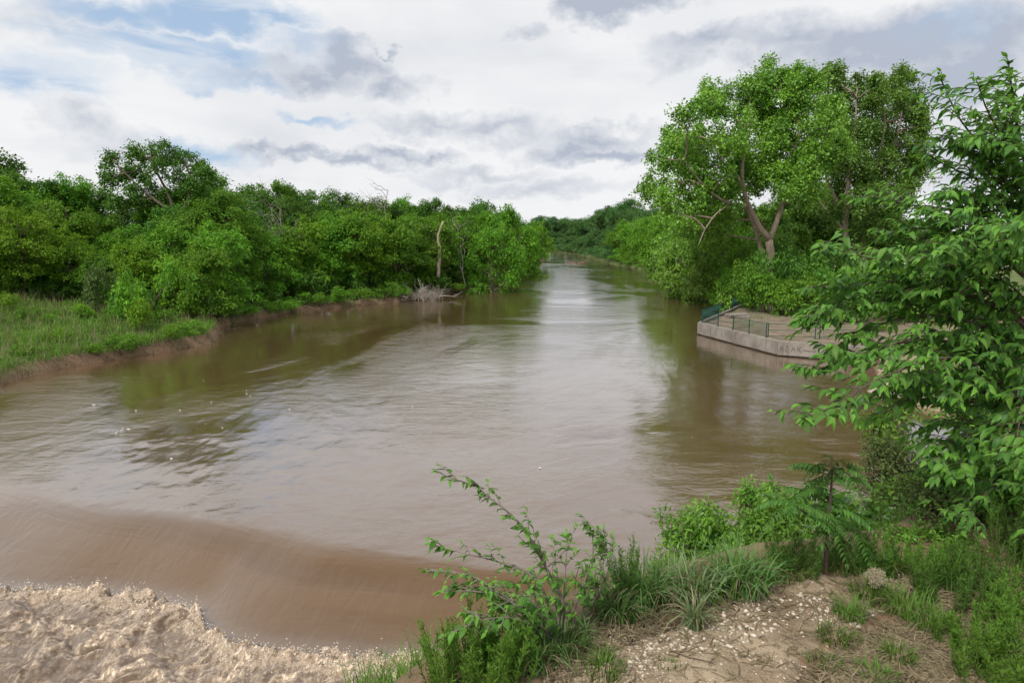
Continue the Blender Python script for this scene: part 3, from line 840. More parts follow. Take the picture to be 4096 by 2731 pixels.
cotton1 = custom_tree('cottonwood_tree', cb, None, [
    ([cb + np.array([0, 0, -.6]), P_(772, 280), P_(771, 262), P_(769, 240)], 0.62, 0.46),
    ([P_(769, 241), P_(758, 224, -.6), P_(748, 206, -1.2), P_(740, 182, -1.6), P_(744, 157, -1), P_(750, 128)], 0.38, 0.09),
    ([P_(769, 241), P_(777, 220, .3), P_(783, 204, .8), P_(786, 188, 1), P_(789, 168, 1), P_(800, 130, 1)], 0.36, 0.09),
    ([P_(748, 206, -1.2), P_(730, 204, -2.5), P_(716, 197, -3.5), P_(700, 182, -4), P_(684, 160, -4)], 0.22, 0.05),
    ([P_(742, 188, -1.5), P_(736, 172, -2.2), P_(722, 163, -2.5), P_(712, 140, -3)], 0.22, 0.06),
    ([P_(783, 204, .8), P_(800, 190, -.5), P_(815, 170, -1), P_(826, 145, -1)], 0.25, 0.06),
    ([cb + np.array([-.8, .6, -.6]), P_(764, 258, .8), P_(757, 232, 1.4), P_(746, 205, 2), P_(726, 170, 2.5)], 0.38, 0.07),
    ([P_(729, 204, -2.6), P_(715, 214, -4), P_(704, 230, -4.6), P_(698, 246, -5)], 0.13, 0.04)],
    cl1, 32, L_COTTON, BARK_PALE, 'huge forked cottonwood with pale trunk above the green railing', 'cottonwoods by the terrace', 0.8,
    per=36, L=0.30, W=0.25, clump_r=0.62, density=2.0, flat=0.8, up=0.6)
C2 = 100.0
cb2 = atd(846, 290, C2); cb2[2] = hz(cb2[0], cb2[1])
back2 = [(831, 78, 14), (856, 86, 13), (879, 84, 9), (877, 98, 10), (902, 80, 11), (900, 94, 12), (907, 110, 20), (881, 122, 24), (858, 140, 24), (907, 146, 22), (881, 164, 25), (898, 182, 16),
         (854, 172, 20), (917, 128, 12), (881, 198, 18), (899, 205, 11), (830, 166, 14), (872, 217, 16), (838, 100, 16), (918, 152, 10), (858, 112, 18), (912, 168, 12), (862, 236, 18), (840, 186, 13), (866, 196, 14), (905, 190, 12), (845, 150, 18), (890, 140, 18), (835, 215, 12), (890, 224, 15), (820, 205, 10), (850, 205, 10), (920, 112, 9), (840, 128, 16)]
cl2 = lobe_px(back2, C2, rng, 7) + lobe_px([(x, y, r * 0.9) for x, y, r in back2 if y < 190][::2], C2 + 5, rng, 4)
P2 = lambda x, y, k=0.0: atd(x, y, C2 + k)
cotton2 = custom_tree('cottonwood_tree', cb2, None, [
    ([cb2 + np.array([0, 0, -.6]), P2(846, 255), P2(845, 222), P2(847, 196), P2(850, 170), P2(856, 130), P2(856, 98)], 0.62, 0.08),
    ([P2(845, 215), P2(835, 196), P2(828, 182), P2(822, 160)], 0.28, 0.07),
    ([P2(845, 232), P2(832, 217), P2(818, 200), P2(806, 180)], 0.26, 0.07),
    ([P2(846, 212), P2(864, 190), P2(878, 165), P2(886, 120), P2(880, 92)], 0.30, 0.07),
    ([P2(862, 250, 1), P2(862, 215, 1), P2(868, 190, 1), P2(896, 150, 1), P2(904, 95, 1)], 0.34, 0.06)],
    cl2, 33, L_COTTON2, BARK_PALE, 'darker tall cottonwood standing behind and right of the forked pale one', 'cottonwoods by the terrace', 0.8,
    per=36, L=0.33, W=0.28, clump_r=0.70, density=2.0, flat=0.8, up=0.6)

# ---- trees along the right bank up river, and the far bend
rb = []
for x, y, H, m, k in ((33, 88, 8.5, L_MID, 'b'), (35.5, 92, 10, L_COTTON, 'b'), (37, 99, 12, L_COTTON, 'b'), (39.5, 108, 13, L_MID, 't'), (39.5, 118, 13.5, L_COTTON, 'b'), (41, 128, 13.5, L_MID, 'b'), (40.5, 138, 14, L_FRESH, 't'),
                      (40.5, 150, 13, L_MID, 'b'), (41, 163, 13.5, L_FRESH, 'b'), (40.5, 176, 13, L_MID, 'b'), (40, 190, 14.5, L_FRESH, 'b'), (39.5, 205, 14, L_FRESH, 'b'), (38.5, 222, 15.5, L_FRESH, 'b'), (38.5, 240, 12.5, L_MID, 'b'), (39, 262, 12, L_HAZE, 'b'), (40, 290, 12, L_HAZE, 'b')):
    tm, cm = (TALL if k == 't' else BANK)[rngw.integers(4)]
    h0 = 15.3 if k == 't' else 9.2
    s = H / h0
    o = thing('broadleaf_tree', (x + rngw.uniform(-.6, .6), y, hz(x, y) - .05), [('trunk', tm, None), ('crown', cm, m)], None, 'tree', 'trees along the right bank', rngw.uniform(0, 6.28), (s * 1.08, s * 1.08, s))
    rb.append(o)
for px, d, top, m in ((690, 104, 222, L_COTTON), (700, 98, 206, L_COTTON), (712, 94, 214, L_COTTON), (722, 91, 226, L_MID), (734, 88, 232, L_COTTON), (745, 86, 238, L_MID), (680, 112, 216, L_COTTON), (668, 120, 212, L_FRESH), (706, 90, 250, L_COTTON), (728, 84, 258, L_MID)):
    rb.append(tree_at(px, d, top, 'b', m, 'trees along the right bank', seed=14, wide=0.8))
rb.sort(key=lambda o: o.location.y)
for i_, o in enumerate(rb):
    o['label'] = 'leafy tree on the right bank beyond the railing, {} going up river'.format(ORD[i_])
rb2 = []
for x, y, H in ((47, 112, 14), (49, 126, 15), (48, 142, 15.5), (49, 160, 16), (50, 180, 17), (50, 205, 18), (47, 235, 19), (45, 262, 21), (46, 285, 24), (52, 300, 26), (62, 305, 26), (72, 300, 24), (43, 320, 23), (44, 345, 22), (48, 372, 20), (58, 350, 24), (48, 332, 25), (54, 345, 25), (46, 250, 20)):
    tm, cm = TALL[rngw.integers(4)]
    s = H / 15.3
    rb2.append(thing('broadleaf_tree', (x, y, hz(x, y) - .05), [('trunk', tm, None), ('crown', cm, L_HAZE if y > 200 else L_DARK)], None, 'tree', 'tall trees behind the right bank', rngw.uniform(0, 6.28), (s * 1.15, s * 1.15, s)))
rb2.sort(key=lambda o: o.location.y)
for i_, o in enumerate(rb2):
    o['label'] = 'tall dark tree behind the right-bank row, {} going up river'.format(ORD[i_])
fb_ = []
for px, d, top in ((548, 500, 236), (553, 492, 237), (558, 482, 236), (563, 466, 236), (568, 450, 236), (573, 430, 235), (578, 410, 235), (583, 392, 235), (543, 505, 236), (588, 372, 236), (594, 350, 236), (520, 500, 222), (529, 540, 220), (538, 520, 215), (546, 545, 217), (554, 530, 216), (562, 550, 215), (570, 520, 217), (578, 480, 215), (587, 450, 214), (540, 470, 228), (551, 505, 230), (562, 500, 231), (572, 470, 229)):
    fb_.append(tree_at(px, d, top, 'b' if top > 234 else 't', L_HAZE, 'trees round the river bend', seed=5, wide=1.7))
by_order(fb_, 'far haze-tinted tree where the river bends out of sight, {} from the left there')
yt = tree_at(538, 215, 222, 'b', L_OLIVE, None, 'yellow-green tree leaning over the water at the tip of the left-bank wood', seed=6, wide=0.7)
ed = []
for px, d, top, m in ((508, 128, 208, L_FRESH), (519, 150, 224, L_MID), (528, 185, 226, L_MID), (492, 112, 214, L_FRESH), (533, 205, 238, L_DARK)):
    ed.append(tree_at(px, d, top, 'b', m, 'trees at the tip of the left bank', seed=9, wide=0.85))
by_order(ed, 'leafy tree at the far tip of the left bank, {} from the left')
# background trees behind the parking lot
hb = []
for px, d, top in ((800, 170, 216), (822, 175, 222), (868, 180, 226), (886, 190, 222), (903, 200, 224), (920, 205, 212), (936, 200, 226), (952, 210, 230), (968, 215, 228), (985, 205, 226), (1003, 215, 230), (1020, 210, 224), (1040, 205, 226), (738, 130, 206), (752, 125, 200), (716, 112, 206), (778, 118, 196), (792, 112, 186), (808, 116, 192), (822, 118, 188), (765, 120, 205), (836, 122, 200), (862, 120, 205), (880, 125, 206)):
    hb.append(tree_at(px, d, top, 't' if px < 790 else 'b', [L_DARK, L_MID][rngw.integers(2)], 'trees beyond the street', seed=12, wide=1.2))
by_order(hb, 'background tree behind the cottonwoods and the street, {} from the left')
# ================================================================== concrete terrace on the right bank
CONCRETE, t = new_mat('weathered_concrete')
g = t.n('ShaderNodeTexCoord').outputs['Object']
c1 = t.noise(g, 0.8, 6, 0.65); c2 = t.noise(t.mapping(g, (2.2, 2.2, 0.35)), 2.0, 5, 0.6); c3 = t.noise(g, 22, 4, 0.6)
cc = t.mix(t.rng(c1.outputs[0], .3, .7), (0.160, 0.136, 0.112), (0.270, 0.238, 0.200))
cc = t.mix(t.rng(c2.outputs[0], .52, .72, 0, .65), cc, (0.095, 0.066, 0.052))            # water stains running down
cc = t.mix(t.rng(c3.outputs[0], .60, .75, 0, .35), cc, (0.38, 0.345, 0.30))
bp = t.n('ShaderNodeBump', {'Strength': 0.5, 'Distance': 0.02, 'Height': c3.outputs[0]})
t.n('ShaderNodeOutputMaterial', {0: t.n('ShaderNodeBsdfPrincipled', {'Base Color': cc, 'Roughness': 0.88, 'Normal': bp})})
GREEN = plain_mat('green_painted_steel', (0.010, 0.050, 0.036), (0.020, 0.080, 0.056), 8.0, 0.6, 0.1, spec=0.25)
DIRT = plain_mat('terrace_dirt', (0.105, 0.078, 0.053), (0.245, 0.193, 0.138), 0.9, 0.95, 0.5)
WALL_TOP, WALL_LOW = 1.12, 0.10
A0, B0, C0, D0, E0 = A_, B_, C_, D_, E_
def offset(p, q, dist):
    d = np.array(q) - np.array(p); d = d / np.linalg.norm(d)
    return np.array([-d[1], d[0]]) * dist
line = [C0 + (C0 - B0) * 0.12, B0, A0, D0, E0]
WALL_C = np.mean([B0 + np.array([4, 6.0]), D0 + np.array([4, 0])], axis=0)
inner = []
for k, p in enumerate(line):
    ns = []
    for a, bb in ((line[k - 1], p) if k else (None, None), (p, line[k + 1]) if k < len(line) - 1 else (None, None)):
        if a is None: continue
        nn = offset(a, bb, 1.0)
        if np.dot(nn, WALL_C - p) < 0: nn = -nn
        ns.append(nn)
    nn = np.mean(ns, 0); nn = nn / np.dot(nn, nn)
    inner.append(p + nn * 0.38)
wall = empty('retaining_wall', (line[1][0], line[1][1], 0), 'weathered concrete retaining wall round the terrace at the water', 'wall')
o2 = np.array([line[1][0], line[1][1], 0.0])
for k in range(len(line) - 1):
    mb = MB()
    a, bb, ai, bi = line[k], line[k + 1], inner[k], inner[k + 1]
    n_seg = max(2, int(np.linalg.norm(bb - a) / 0.6))
    ts = np.linspace(0.002, 0.998, n_seg + 1)
    rngc = np.random.default_rng(70 + k)
    ring = []
    for tt in ts:
        f = a + (bb - a) * tt; g_ = ai + (bi - ai) * tt
        jf = (f - g_) / np.linalg.norm(f - g_)
        w1 = rngc.normal() * 0.006
        ring.append([(*(f + jf * w1), WALL_LOW + rngc.normal() * 0.012), (*(f + jf * w1), WALL_TOP - 0.03), (*(f - jf * 0.03), WALL_TOP + rngc.normal() * .004), (*g_, WALL_TOP), (*g_, -0.4), (*(f - jf * 0.30), -0.4), (*(f - jf * 0.30), WALL_LOW)])
    V = np.array(ring).reshape(-1, 3) - o2
    Q = []
    for s_ in range(n_seg):
        for q in range(7):
            p = (q + 1) % 7
            Q.append((s_ * 7 + q, s_ * 7 + p, s_ * 7 + 7 + p, s_ * 7 + 7 + q))
    T = [(0, q, q + 1) for q in range(1, 6)] + [(n_seg * 7, n_seg * 7 + q + 1, n_seg * 7 + q) for q in range(1, 6)]
    mb.add(V, Q, T)
    put('wall_panel', mb.mesh('wall_panel', CONCRETE), wall)
# scrawled black spray paint on the face right of the corner
PAINT = plain_mat('black_spray_paint', (0.055, 0.046, 0.042), (0.12, 0.10, 0.09), 9, 0.8, 0.2)
mb = MB()
fd = (C0 - B0) / np.linalg.norm(C0 - B0); fnn = -offset(B0, C0, 1.0)
if np.dot(fnn, WALL_C - B0) > 0: fnn = -fnn
def stroke(pts):
    P3 = np.array([[*(B0 + fd * x + fnn * 0.015), z] for x, z in pts]) - o2
    P3 = smooth_poly(P3, max(6, len(pts) * 3))
    tube(mb, P3, 0.016, 4)
for st in ([(.15, .40), (.28, .85), (.42, .42)], [(.20, .58), (.40, .60)], [(.55, .38), (.60, .88), (.78, .76), (.62, .62), (.84, .50), (.58, .38)], [(.95, .36), (1.10, .86), (1.22, .40)], [(1.0, .56), (1.20, .58)],
           [(1.35, .84), (1.36, .40)], [(1.60, .80), (1.38, .60), (1.64, .38)], [(1.80, .50), (1.9, .62), (2.0, .48), (2.1, .62), (2.2, .46), (2.32, .60)], [(.65, .30), (.7, .18)], [(2.4, .66), (2.5, .45), (2.6, .66)]):
    stroke(st)
put('graffiti', mb.mesh('graffiti', PAINT), wall)['label'] = 'black scrawled graffiti letters'
# ground of the terrace, a dirt sheet behind the wall
back = [E0 + np.array([16, 2]), C0 + np.array([30, 20]), C0 + np.array([9, 2.5])]
poly = [np.array(p) for p in inner[::1]] + back
ter = []
xs = np.arange(14, 62, 0.45); ys = np.arange(42, 84, 0.45)
Xg, Yg = np.meshgrid(xs, ys)
sdp = signed([tuple(p) for p in poly], Xg, Yg)
Zg = 1.02 + 0.05 * fbm(Xg * 0.4, Yg * 0.4, 5, 4) + 0.25 * sstep(3, 18, Xg - 24)
hgt_ = height(Xg, Yg)
Zg = np.where(sdp < -6, np.maximum(Zg, hgt_ + 0.01), Zg)
nx = len(xs)
keep = (sdp < 0.0)
ok = keep[:-1, :-1] & keep[1:, :-1] & keep[:-1, 1:] & keep[1:, 1:]
ii = (np.arange(len(ys) - 1)[:, None] * nx + np.arange(nx - 1)[None])[ok]
mb = MB(); mb.add(np.stack([Xg, Yg, Zg], -1).reshape(-1, 3), np.stack([ii, ii + 1, ii + nx + 1, ii + nx], -1))
tag(put('terrace_ground', mb.mesh('terrace_ground', DIRT, True)), kind='structure')

# ---- green railings on the wall
def one(fn, name, mat, smooth=False):
    mb = MB(); fn(mb)
    return mb.mesh(name, mat, smooth)
BAR = one(lambda m: tube(m, [(0, 0, 0), (0, 0, 0.86)], 0.014, 5), 'bar', GREEN, True)
POST = one(lambda m: (box(m, (0, 0, 0.56), (0.032, 0.032, 0.56)), box(m, (0, 0, 0.012), (0.07, 0.07, 0.012)), box(m, (0, 0, 1.13), (0.038, 0.038, 0.012))), 'post', GREEN)
def railing(p, q, z, kind, label, posts=(1, 1)):
    p, q = np.array(p, float), np.array(q, float)
    L = np.linalg.norm(q - p); d = (q - p) / L
    root = empty('steel_railing', (*p, z), label, 'railing', 'green railings on the terrace', math.atan2(d[1], d[0]))
    xs_ = [0.0] if posts[0] else []
    if posts[1]: xs_.append(L)
    for x in xs_:
        put('post', POST, root, (x, 0, 0))
    def rail(zz, r=0.020):
        put('rail', one(lambda m: tube(m, [(0.035, 0, zz), (L - 0.035, 0, zz)], r, 6), 'rail', GREEN, True), root)
    if kind == 'bars':
        rail(1.06, 0.024); rail(0.13)
        n = int(L / 0.135)
        for k in range(1, n):
            put('bar', BAR, root, (L * k / n, 0, 0.16))
    else:
        for zz in ((1.06, 0.60, 0.14) if kind == 'three' else (0.55, 0.16)):
            rail(zz)
    return root
def along(p, q, t): return np.array(p) + (np.array(q) - np.array(p)) * t
ABm = [A0 + (inner[2] - A0) * .6, B0 + (inner[1] - B0) * .6]
def ab(px):          # point of the A-B wall top seen at photo column px
    ts = np.linspace(0, 1, 400); pts = ABm[0] + (ABm[1] - ABm[0]) * ts[:, None]
    cols = np.array([to_px((p[0], p[1], WALL_TOP))[0] for p in pts])
    return pts[np.argmin(abs(cols - px))]
railing(ab(702), ab(718), WALL_TOP, 'bars', 'green barred railing panel at the water-side corner of the wall')
railing(ab(718.8), ab(732.4), WALL_TOP, 'two', 'low green two-rail gap between the corner panel and the double panel', (0, 0))
railing(ab(733), ab(749), WALL_TOP, 'bars', 'green barred railing panel, water-side half of the double panel')
railing(ab(749.6), ab(766), WALL_TOP, 'bars', 'green barred railing panel, near half of the double panel by the corner', (0, 1))
r0 = ab(766); cB = B0 + (inner[1] - B0) * .6 + np.array([.6, .5])
gate = onz(815, 338.2, 1.06)[:2]
railing(r0 + np.array([.25, .3]), gate, 1.06, 'three', 'long green three-rail railing between barred panel and gate post')
railing(gate + np.array([.35, .02]), gate + np.array([5.0, .6]), 1.08, 'three', 'green three-rail railing partly behind the near branch leaves')
ADm = [A0 + (inner[2] - A0) * .6, D0 + (inner[3] - D0) * .6, E0 + (inner[4] - E0) * .6]
railing(along(ADm[0], ADm[1], .12), along(ADm[0], ADm[1], .97), WALL_TOP, 'bars', 'green barred railing along the short return side of the wall')
railing(along(ADm[1], ADm[2], .05), along(ADm[1], ADm[2], .50), WALL_TOP, 'two', 'low green two-rail railing on the receding wall')
railing(along(ADm[1], ADm[2], .52), along(ADm[1], ADm[2], .80), WALL_TOP, 'bars', 'small green barred panel farthest back along the receding wall')
railing(along(ADm[1], ADm[2], .82), along(ADm[1], ADm[2], 1.0), WALL_TOP, 'three', 'last three-rail green railing beside the bushes', (0, 1))

# ---- concrete slab lying on the terrace
sp = onz(737.5, 316, 1.1)
mb = MB(); box(mb, (0, 0, 0.17), (1.1, 0.5, 0.17), 0.2, bev=0.07)
V = mb.V[0]; V += np.random.default_rng(4).normal(size=V.shape) * 0.03
tag(put('concrete_slab', mb.mesh('concrete_slab', CONCRETE), loc=(sp[0], sp[1], 1.04)), 'loose broken concrete slab lying on the terrace dirt', 'slab')

# ================================================================== bushes
def bush(px, py, width_px, height_px, mat, label, group, name='leafy_bush', variant=None, zoff=0.0, d=None):
    p = ground_hit(px, py) if d is None else atd(px, py, d)
    if d is not None: p[2] = hz(p[0], p[1])
    rng = np.random.default_rng(int(abs(px * 31 + py)))
    k = FPX / p[1]
    tm, cm = SHRUB[rng.integers(4) if variant is None else variant]
    return thing(name, (p[0], p[1], p[2] - 0.05 + zoff), [('stem', tm, None), ('foliage', cm, mat)], label, 'bush', group, rng.uniform(0, 6.28), (width_px / k / 2.3, width_px / k / 2.3, height_px / k / 1.95))
tb = []
for px, d, wd, hp, m in ((750, 74, 34, 50, L_MID), (764, 70, 40, 52, L_MID), (782, 69, 42, 46, L_MID), (800, 68, 40, 42, L_FRESH), (818, 69, 42, 50, L_MID), (838, 70, 44, 54, L_DARK), (858, 72, 40, 50, L_MID), (772, 80, 44, 62, L_DARK), (795, 78, 46, 60, L_DARK), (742, 82, 34, 50, L_COTTON), (760, 92, 40, 46, L_DARK), (786, 88, 46, 56, L_DARK), (822, 88, 46, 54, L_DARK), (850, 84, 40, 50, L_MID), (872, 84, 36, 40, L_MID), (728, 96, 34, 34, L_COTTON), (712, 104, 30, 30, L_MID), (806, 71, 20, 22, L_FRESH), (750, 74, 22, 18, L_MID), (890, 90, 36, 34, L_MID), (912, 96, 34, 28, L_DARK), (852, 62, 36, 26, L_MID), (876, 60, 40, 30, L_FRESH), (900, 62, 40, 34, L_MID), (925, 64, 40, 30, L_DARK)):
    tb.append(bush(px, 300, wd, hp, m, None, 'bushes at the foot of the cottonwoods', d=d))
by_order(tb, 'dense green bush at the foot of the cottonwoods, {} from the left')
# left bank, at the water's edge and before the wood
lb_ = []
for px, py, wd, hp, m in ((8, 312, 20, 22, L_OLIVE), (28, 318, 16, 14, L_MID), (48, 322, 14, 12, L_FRESH), (85, 318, 22, 16, L_OLIVE), (118, 322, 30, 20, L_MID), (162, 322, 24, 16, L_FRESH), (186, 320, 24, 18, L_MID), (208, 318, 24, 18, L_FRESH), (120, 352, 26, 22, L_MID), (134, 352, 20, 20, L_FRESH),
                          (98, 356, 22, 12, L_MID), (168, 340, 26, 18, L_FRESH), (190, 334, 26, 16, L_FRESH), (232, 318, 22, 14, L_FRESH), (252, 314, 24, 16, L_MID), (276, 312, 22, 18, L_FRESH), (293, 310, 26, 20, L_FRESH), (318, 307, 22, 14, L_MID), (340, 303, 26, 18, L_FRESH), (362, 301, 22, 14, L_MID), (384, 299, 22, 20, L_MID), (400, 297, 18, 12, L_FRESH), (452, 291, 24, 10, L_FRESH), (472, 287, 20, 12, L_FRESH), (488, 284, 18, 10, L_MID), (504, 279, 16, 10, L_FRESH), (30, 352, 22, 10, L_OLIVE), (60, 340, 24, 12, L_OLIVE)):
    lb_.append(bush(px, py, wd, hp, m, None, 'low bushes along the left bank', 'low_bush'))
by_order(lb_, 'low green bush on the grassy left bank, {} along it from the left')
ub = []
px = -30.0
while px < 520:
    ub.append(bush(px, 300, rngw.uniform(26, 40), rngw.uniform(20, 40), [L_DARK, L_MID, L_DARK][rngw.integers(3)], None, 'undergrowth bushes under the left-bank wood', 'undergrowth_bush', d=wood_edge(px) + rngw.uniform(0.5, 4)))
    px += rngw.uniform(16, 24)
by_order(ub, 'shaded undergrowth bush under the left-bank wood, {} from the left')
bush(143, 322, 50, 72, L_FRESH, 'bright fresh-green shrub standing alone on the left meadow', None, 'meadow_shrub')
bush(140, 330, 30, 34, L_OLIVE, 'yellowish shrub in front of the bright meadow shrub', None, 'meadow_shrub')
WILLOW = leaf_mat('leaves_grey_willow', (0.062, 0.135, 0.028), (0.150, 0.245, 0.062))
bush(101, 318, 34, 56, WILLOW, 'pale grey-green willow shrub against the dark wood', None, 'willow_shrub')
rbb = []
for x, y, wd, hp, m in ((33.5, 97, 26, 20, L_MID), (36.5, 112, 26, 18, L_COTTON), (37.5, 122, 22, 16, L_FRESH), (38, 140, 20, 12, L_MID), (38.5, 156, 18, 12, L_MID), (38.5, 172, 16, 10, L_FRESH), (38, 192, 16, 9, L_FRESH), (37, 214, 14, 8, L_MID), (31, 84, 24, 20, L_MID), (36, 236, 12, 7, L_MID)):
    px, py = to_px((x, y, hz(x, y)))
    rbb.append(bush(px, py, wd, hp, m, None, 'bushes along the right bank', d=y))
rbb.sort(key=lambda o: o.location.y)
for i_, o in enumerate(rbb): o['label'] = 'bush hanging over the right bank water, {} going up river'.format(ORD[i_])
bk = []
RP = np.array([(36.5, 126), (37, 187), (35, 250), (37, 330), (37, 390), (28, 450), (-10, 500)])
rd = np.r_[0, np.cumsum(np.linalg.norm(np.diff(RP, axis=0), axis=1))]
for s_ in np.arange(20, rd[-1], 9.0):
    x = np.interp(s_, rd, RP[:, 0]) + 1.6 + rngw.uniform(-.5, .8); y = np.interp(s_, rd, RP[:, 1]) + (2.0 if s_ > 270 else 0)
    h = rngw.uniform(3.0, 5.5); tm, cm = SHRUB[rngw.integers(4)]
    bk.append(thing('bank_bush', (x, y, hz(x, y) - .1), [('stem', tm, None), ('foliage', cm, [L_MID, L_HAZE][int(y > 230)])], None, 'bush', 'distant bushes at the right water edge', rngw.uniform(0, 6.28), (h / 1.5, h / 1.5, h / 1.95)))
for i_, o in enumerate(bk): o['label'] = 'small distant bush at the right water edge, {} going up river'.format(ORD[i_] if i_ < 40 else 'last')
# sandy bank on the right, seen through the near leaves
sb_ = []
for px, py, wd, hp, m in ((905, 392, 40, 26, L_MID), (938, 384, 36, 30, L_FRESH), (968, 370, 34, 30, L_MID), (1000, 360, 36, 34, L_FRESH), (930, 352, 30, 16, L_FRESH), (985, 400, 40, 34, L_MID), (880, 330, 20, 10, L_FRESH), (955, 322, 36, 20, L_MID), (1005, 318, 34, 22, L_FRESH), (918, 322, 26, 14, L_MID)):
    sb_.append(bush(px, py, wd, hp, m, None, 'bushes on the sandy right bank'))
by_order(sb_, 'green bush on the sandy bank behind the near branches, {} from the left')

# ================================================================== left-bank meadow grass and bank edge
G_MEADOW = leaf_mat('meadow_grass', (0.065, 0.165, 0.016), (0.165, 0.330, 0.036), trans=0.2, rough=0.6)
G_DRY = leaf_mat('dry_stalks', (0.17, 0.125, 0.070), (0.36, 0.28, 0.165), trans=0.15, rough=0.7, spec=0.2)
def scatter_px(n, poly, rng, zfun=None):
    poly = np.array(poly, float)
    lo, hi = poly.min(0), poly.max(0)
    out = []
    while len(out) < n:
        q = lo + rng.random((n, 2)) * (hi - lo)
        out += list(q[signed([tuple(p) for p in poly], q[:, 0], q[:, 1]) < 0])
    return np.array(out[:n])
rng = np.random.default_rng(41)
mpoly = [(-52, 34), (-52, 66), (-20, 66), (-10, 90), (0, 125), (4, 125), (-8, 92), (-16, 82), (-21, 70), (-22, 62), (-18, 52), (-22, 44), (-28, 36)]
q = scatter_px(60000, mpoly, rng)
ed_ = signed(RIVER, q[:, 0], q[:, 1]) + river_wiggle(q[:, 0], q[:, 1])
keepq = (ed_ > 0.35)
q = q[keepq]; ed_ = ed_[keepq]
zz = height(q[:, 0], q[:, 1])
pat = fbm(q[:, 0] * 0.22, q[:, 1] * 0.22, 91, 3)
tuf = fbm(q[:, 0] * 0.9, q[:, 1] * 0.9, 92, 3)
mb = MB()
Lb = np.clip(0.60 + 0.45 * tuf + 0.25 * pat, 0.15, 1.4) * rng.uniform(0.6, 1.3, len(q))
blades(mb, np.column_stack([q, zz - 0.03]), rng.uniform(0, 6.28, len(q)), Lb, 0.045, rng.uniform(0.2, 1.2, len(q)), np.clip(0.5 + 0.35 * pat + 0.3 * tuf + rng.normal(size=len(q)) * .15, 0, 1), seg=2, rng=rng)
tag(put('meadow_grass', mb.mesh('meadow_grass', G_MEADOW)), 'rough green meadow grass on the left bank', kind='stuff')
dry = (rng.random(len(q)) < 0.13) & (tuf > -0.15)
qd = q[dry]
mb = MB()
blades(mb, np.column_stack([qd, zz[dry] - 0.03]), rng.uniform(0, 6.28, len(qd)), rng.uniform(0.5, 1.7, len(qd)), 0.035, rng.uniform(0.05, 0.6, len(qd)), rng.random(len(qd)), seg=2, rng=rng)
# dead stalks and rootlets that hang over the cut bank
edge_pts = np.array([p for p in WATER_EDGE_LEFT])
dd = np.r_[0, np.cumsum(np.linalg.norm(np.diff(edge_pts, axis=0), axis=1))]
s_ = rng.uniform(0, dd[-1], 9000)
bx = np.interp(s_, dd, edge_pts[:, 0]) + rng.normal(size=9000) * 0.5; by = np.interp(s_, dd, edge_pts[:, 1]) + rng.normal(size=9000) * 0.5
ee = signed(RIVER, bx, by) + river_wiggle(bx, by)
kk = (ee > -0.1) & (ee < 0.9)
bx, by = bx[kk], by[kk]
bz = height(bx, by)
blades(mb, np.column_stack([bx, by, bz]), rng.uniform(0, 6.28, len(bx)), rng.uniform(0.25, 0.8, len(bx)), 0.045, rng.uniform(0.5, 2.6, len(bx)), rng.random(len(bx)) * 0.7, seg=2, rng=rng)
tag(put('dry_stalks', mb.mesh('dry_stalks', G_DRY)), 'dry straw stalks and rootlets along the left bank', kind='stuff')

# weeds and leaf litter on the terrace and along its wall
rng = np.random.default_rng(43)
q = scatter_px(16000, [(16, 46), (16, 80), (60, 84), (60, 46), (24, 40)], rng)
ins = signed([tuple(p) for p in poly], q[:, 0], q[:, 1])
q = q[ins < -0.15]
dn = fbm(q[:, 0] * 0.45, q[:, 1] * 0.45, 95, 3) + 0.5 * sstep(60, 70, q[:, 1])
q = q[(dn > 0.18) & (rng.random(len(q)) < 0.8)]
zt = np.where(signed([tuple(p) for p in poly], q[:, 0], q[:, 1]) < -6, np.maximum(1.02 + 0.25 * sstep(3, 18, q[:, 0] - 24), height(q[:, 0], q[:, 1])), 1.0 + 0.25 * sstep(3, 18, q[:, 0] - 24))
mb = MB()
blades(mb, np.column_stack([q, zt]), rng.uniform(0, 6.28, len(q)), rng.uniform(.08, .38, len(q)), .035, rng.uniform(.3, 1.5, len(q)), rng.random(len(q)), seg=2, rng=rng)
tag(put('terrace_weeds', mb.mesh('terrace_weeds', G_MEADOW)), 'patchy low weeds on the terrace dirt behind the railing', kind='stuff')

# ---- roots along the cut banks
def tangle(name, loc, n, L, r, mat, label, cat, seed, flat=0.5, hang=0.0):
    rng = np.random.default_rng(seed); mb = MB()
    for k in range(n):
        d = unit(rng.normal(size=3)) * np.array([1, 1, flat])
        a = rng.normal(size=3) * np.array([0.30, 0.30, 0.12]) * L; a[2] = abs(a[2])
        bpt = a + d * L * rng.uniform(0.4, 1.0); bpt[2] = bpt[2] if hang else abs(bpt[2])
        bpt[2] -= hang * rng.uniform(0.2, 1.0)
        rr = r * rng.uniform(0.4, 1.2)
        p = wander(a, bpt, 7, 0.06, rng)
        tube(mb, p, np.linspace(rr, rr * 0.3, 7), 5, var=rng.random())
        for _ in range(2):
            c_ = p[rng.integers(2, 6)]
            tube(mb, wander(c_, c_ + unit(rng.normal(size=3)) * L * 0.35, 4, 0.08, rng), np.linspace(rr * .5, rr * .15, 4), 4, var=rng.random())
    return tag(put(name, mb.mesh(name, mat, True), loc=loc), label, cat)
rp = onz(426, 297.5, 0.3)
tangle('root_tangle', (rp[0], rp[1], 0.15), 90, 3.4, 0.055, GREYWOOD, 'grey tangle of washed-up roots and branches at the left water edge', 'driftwood', 3, 0.7)
rp = onz(396, 300.5, 0.1)
tangle('driftwood_branches', (rp[0], rp[1], 0.1), 16, 3.0, 0.05, GREYWOOD, 'thin grey branches lying at the water beside the root tangle', 'driftwood', 5, 0.3)
rp = onz(868, 357, 0.7)
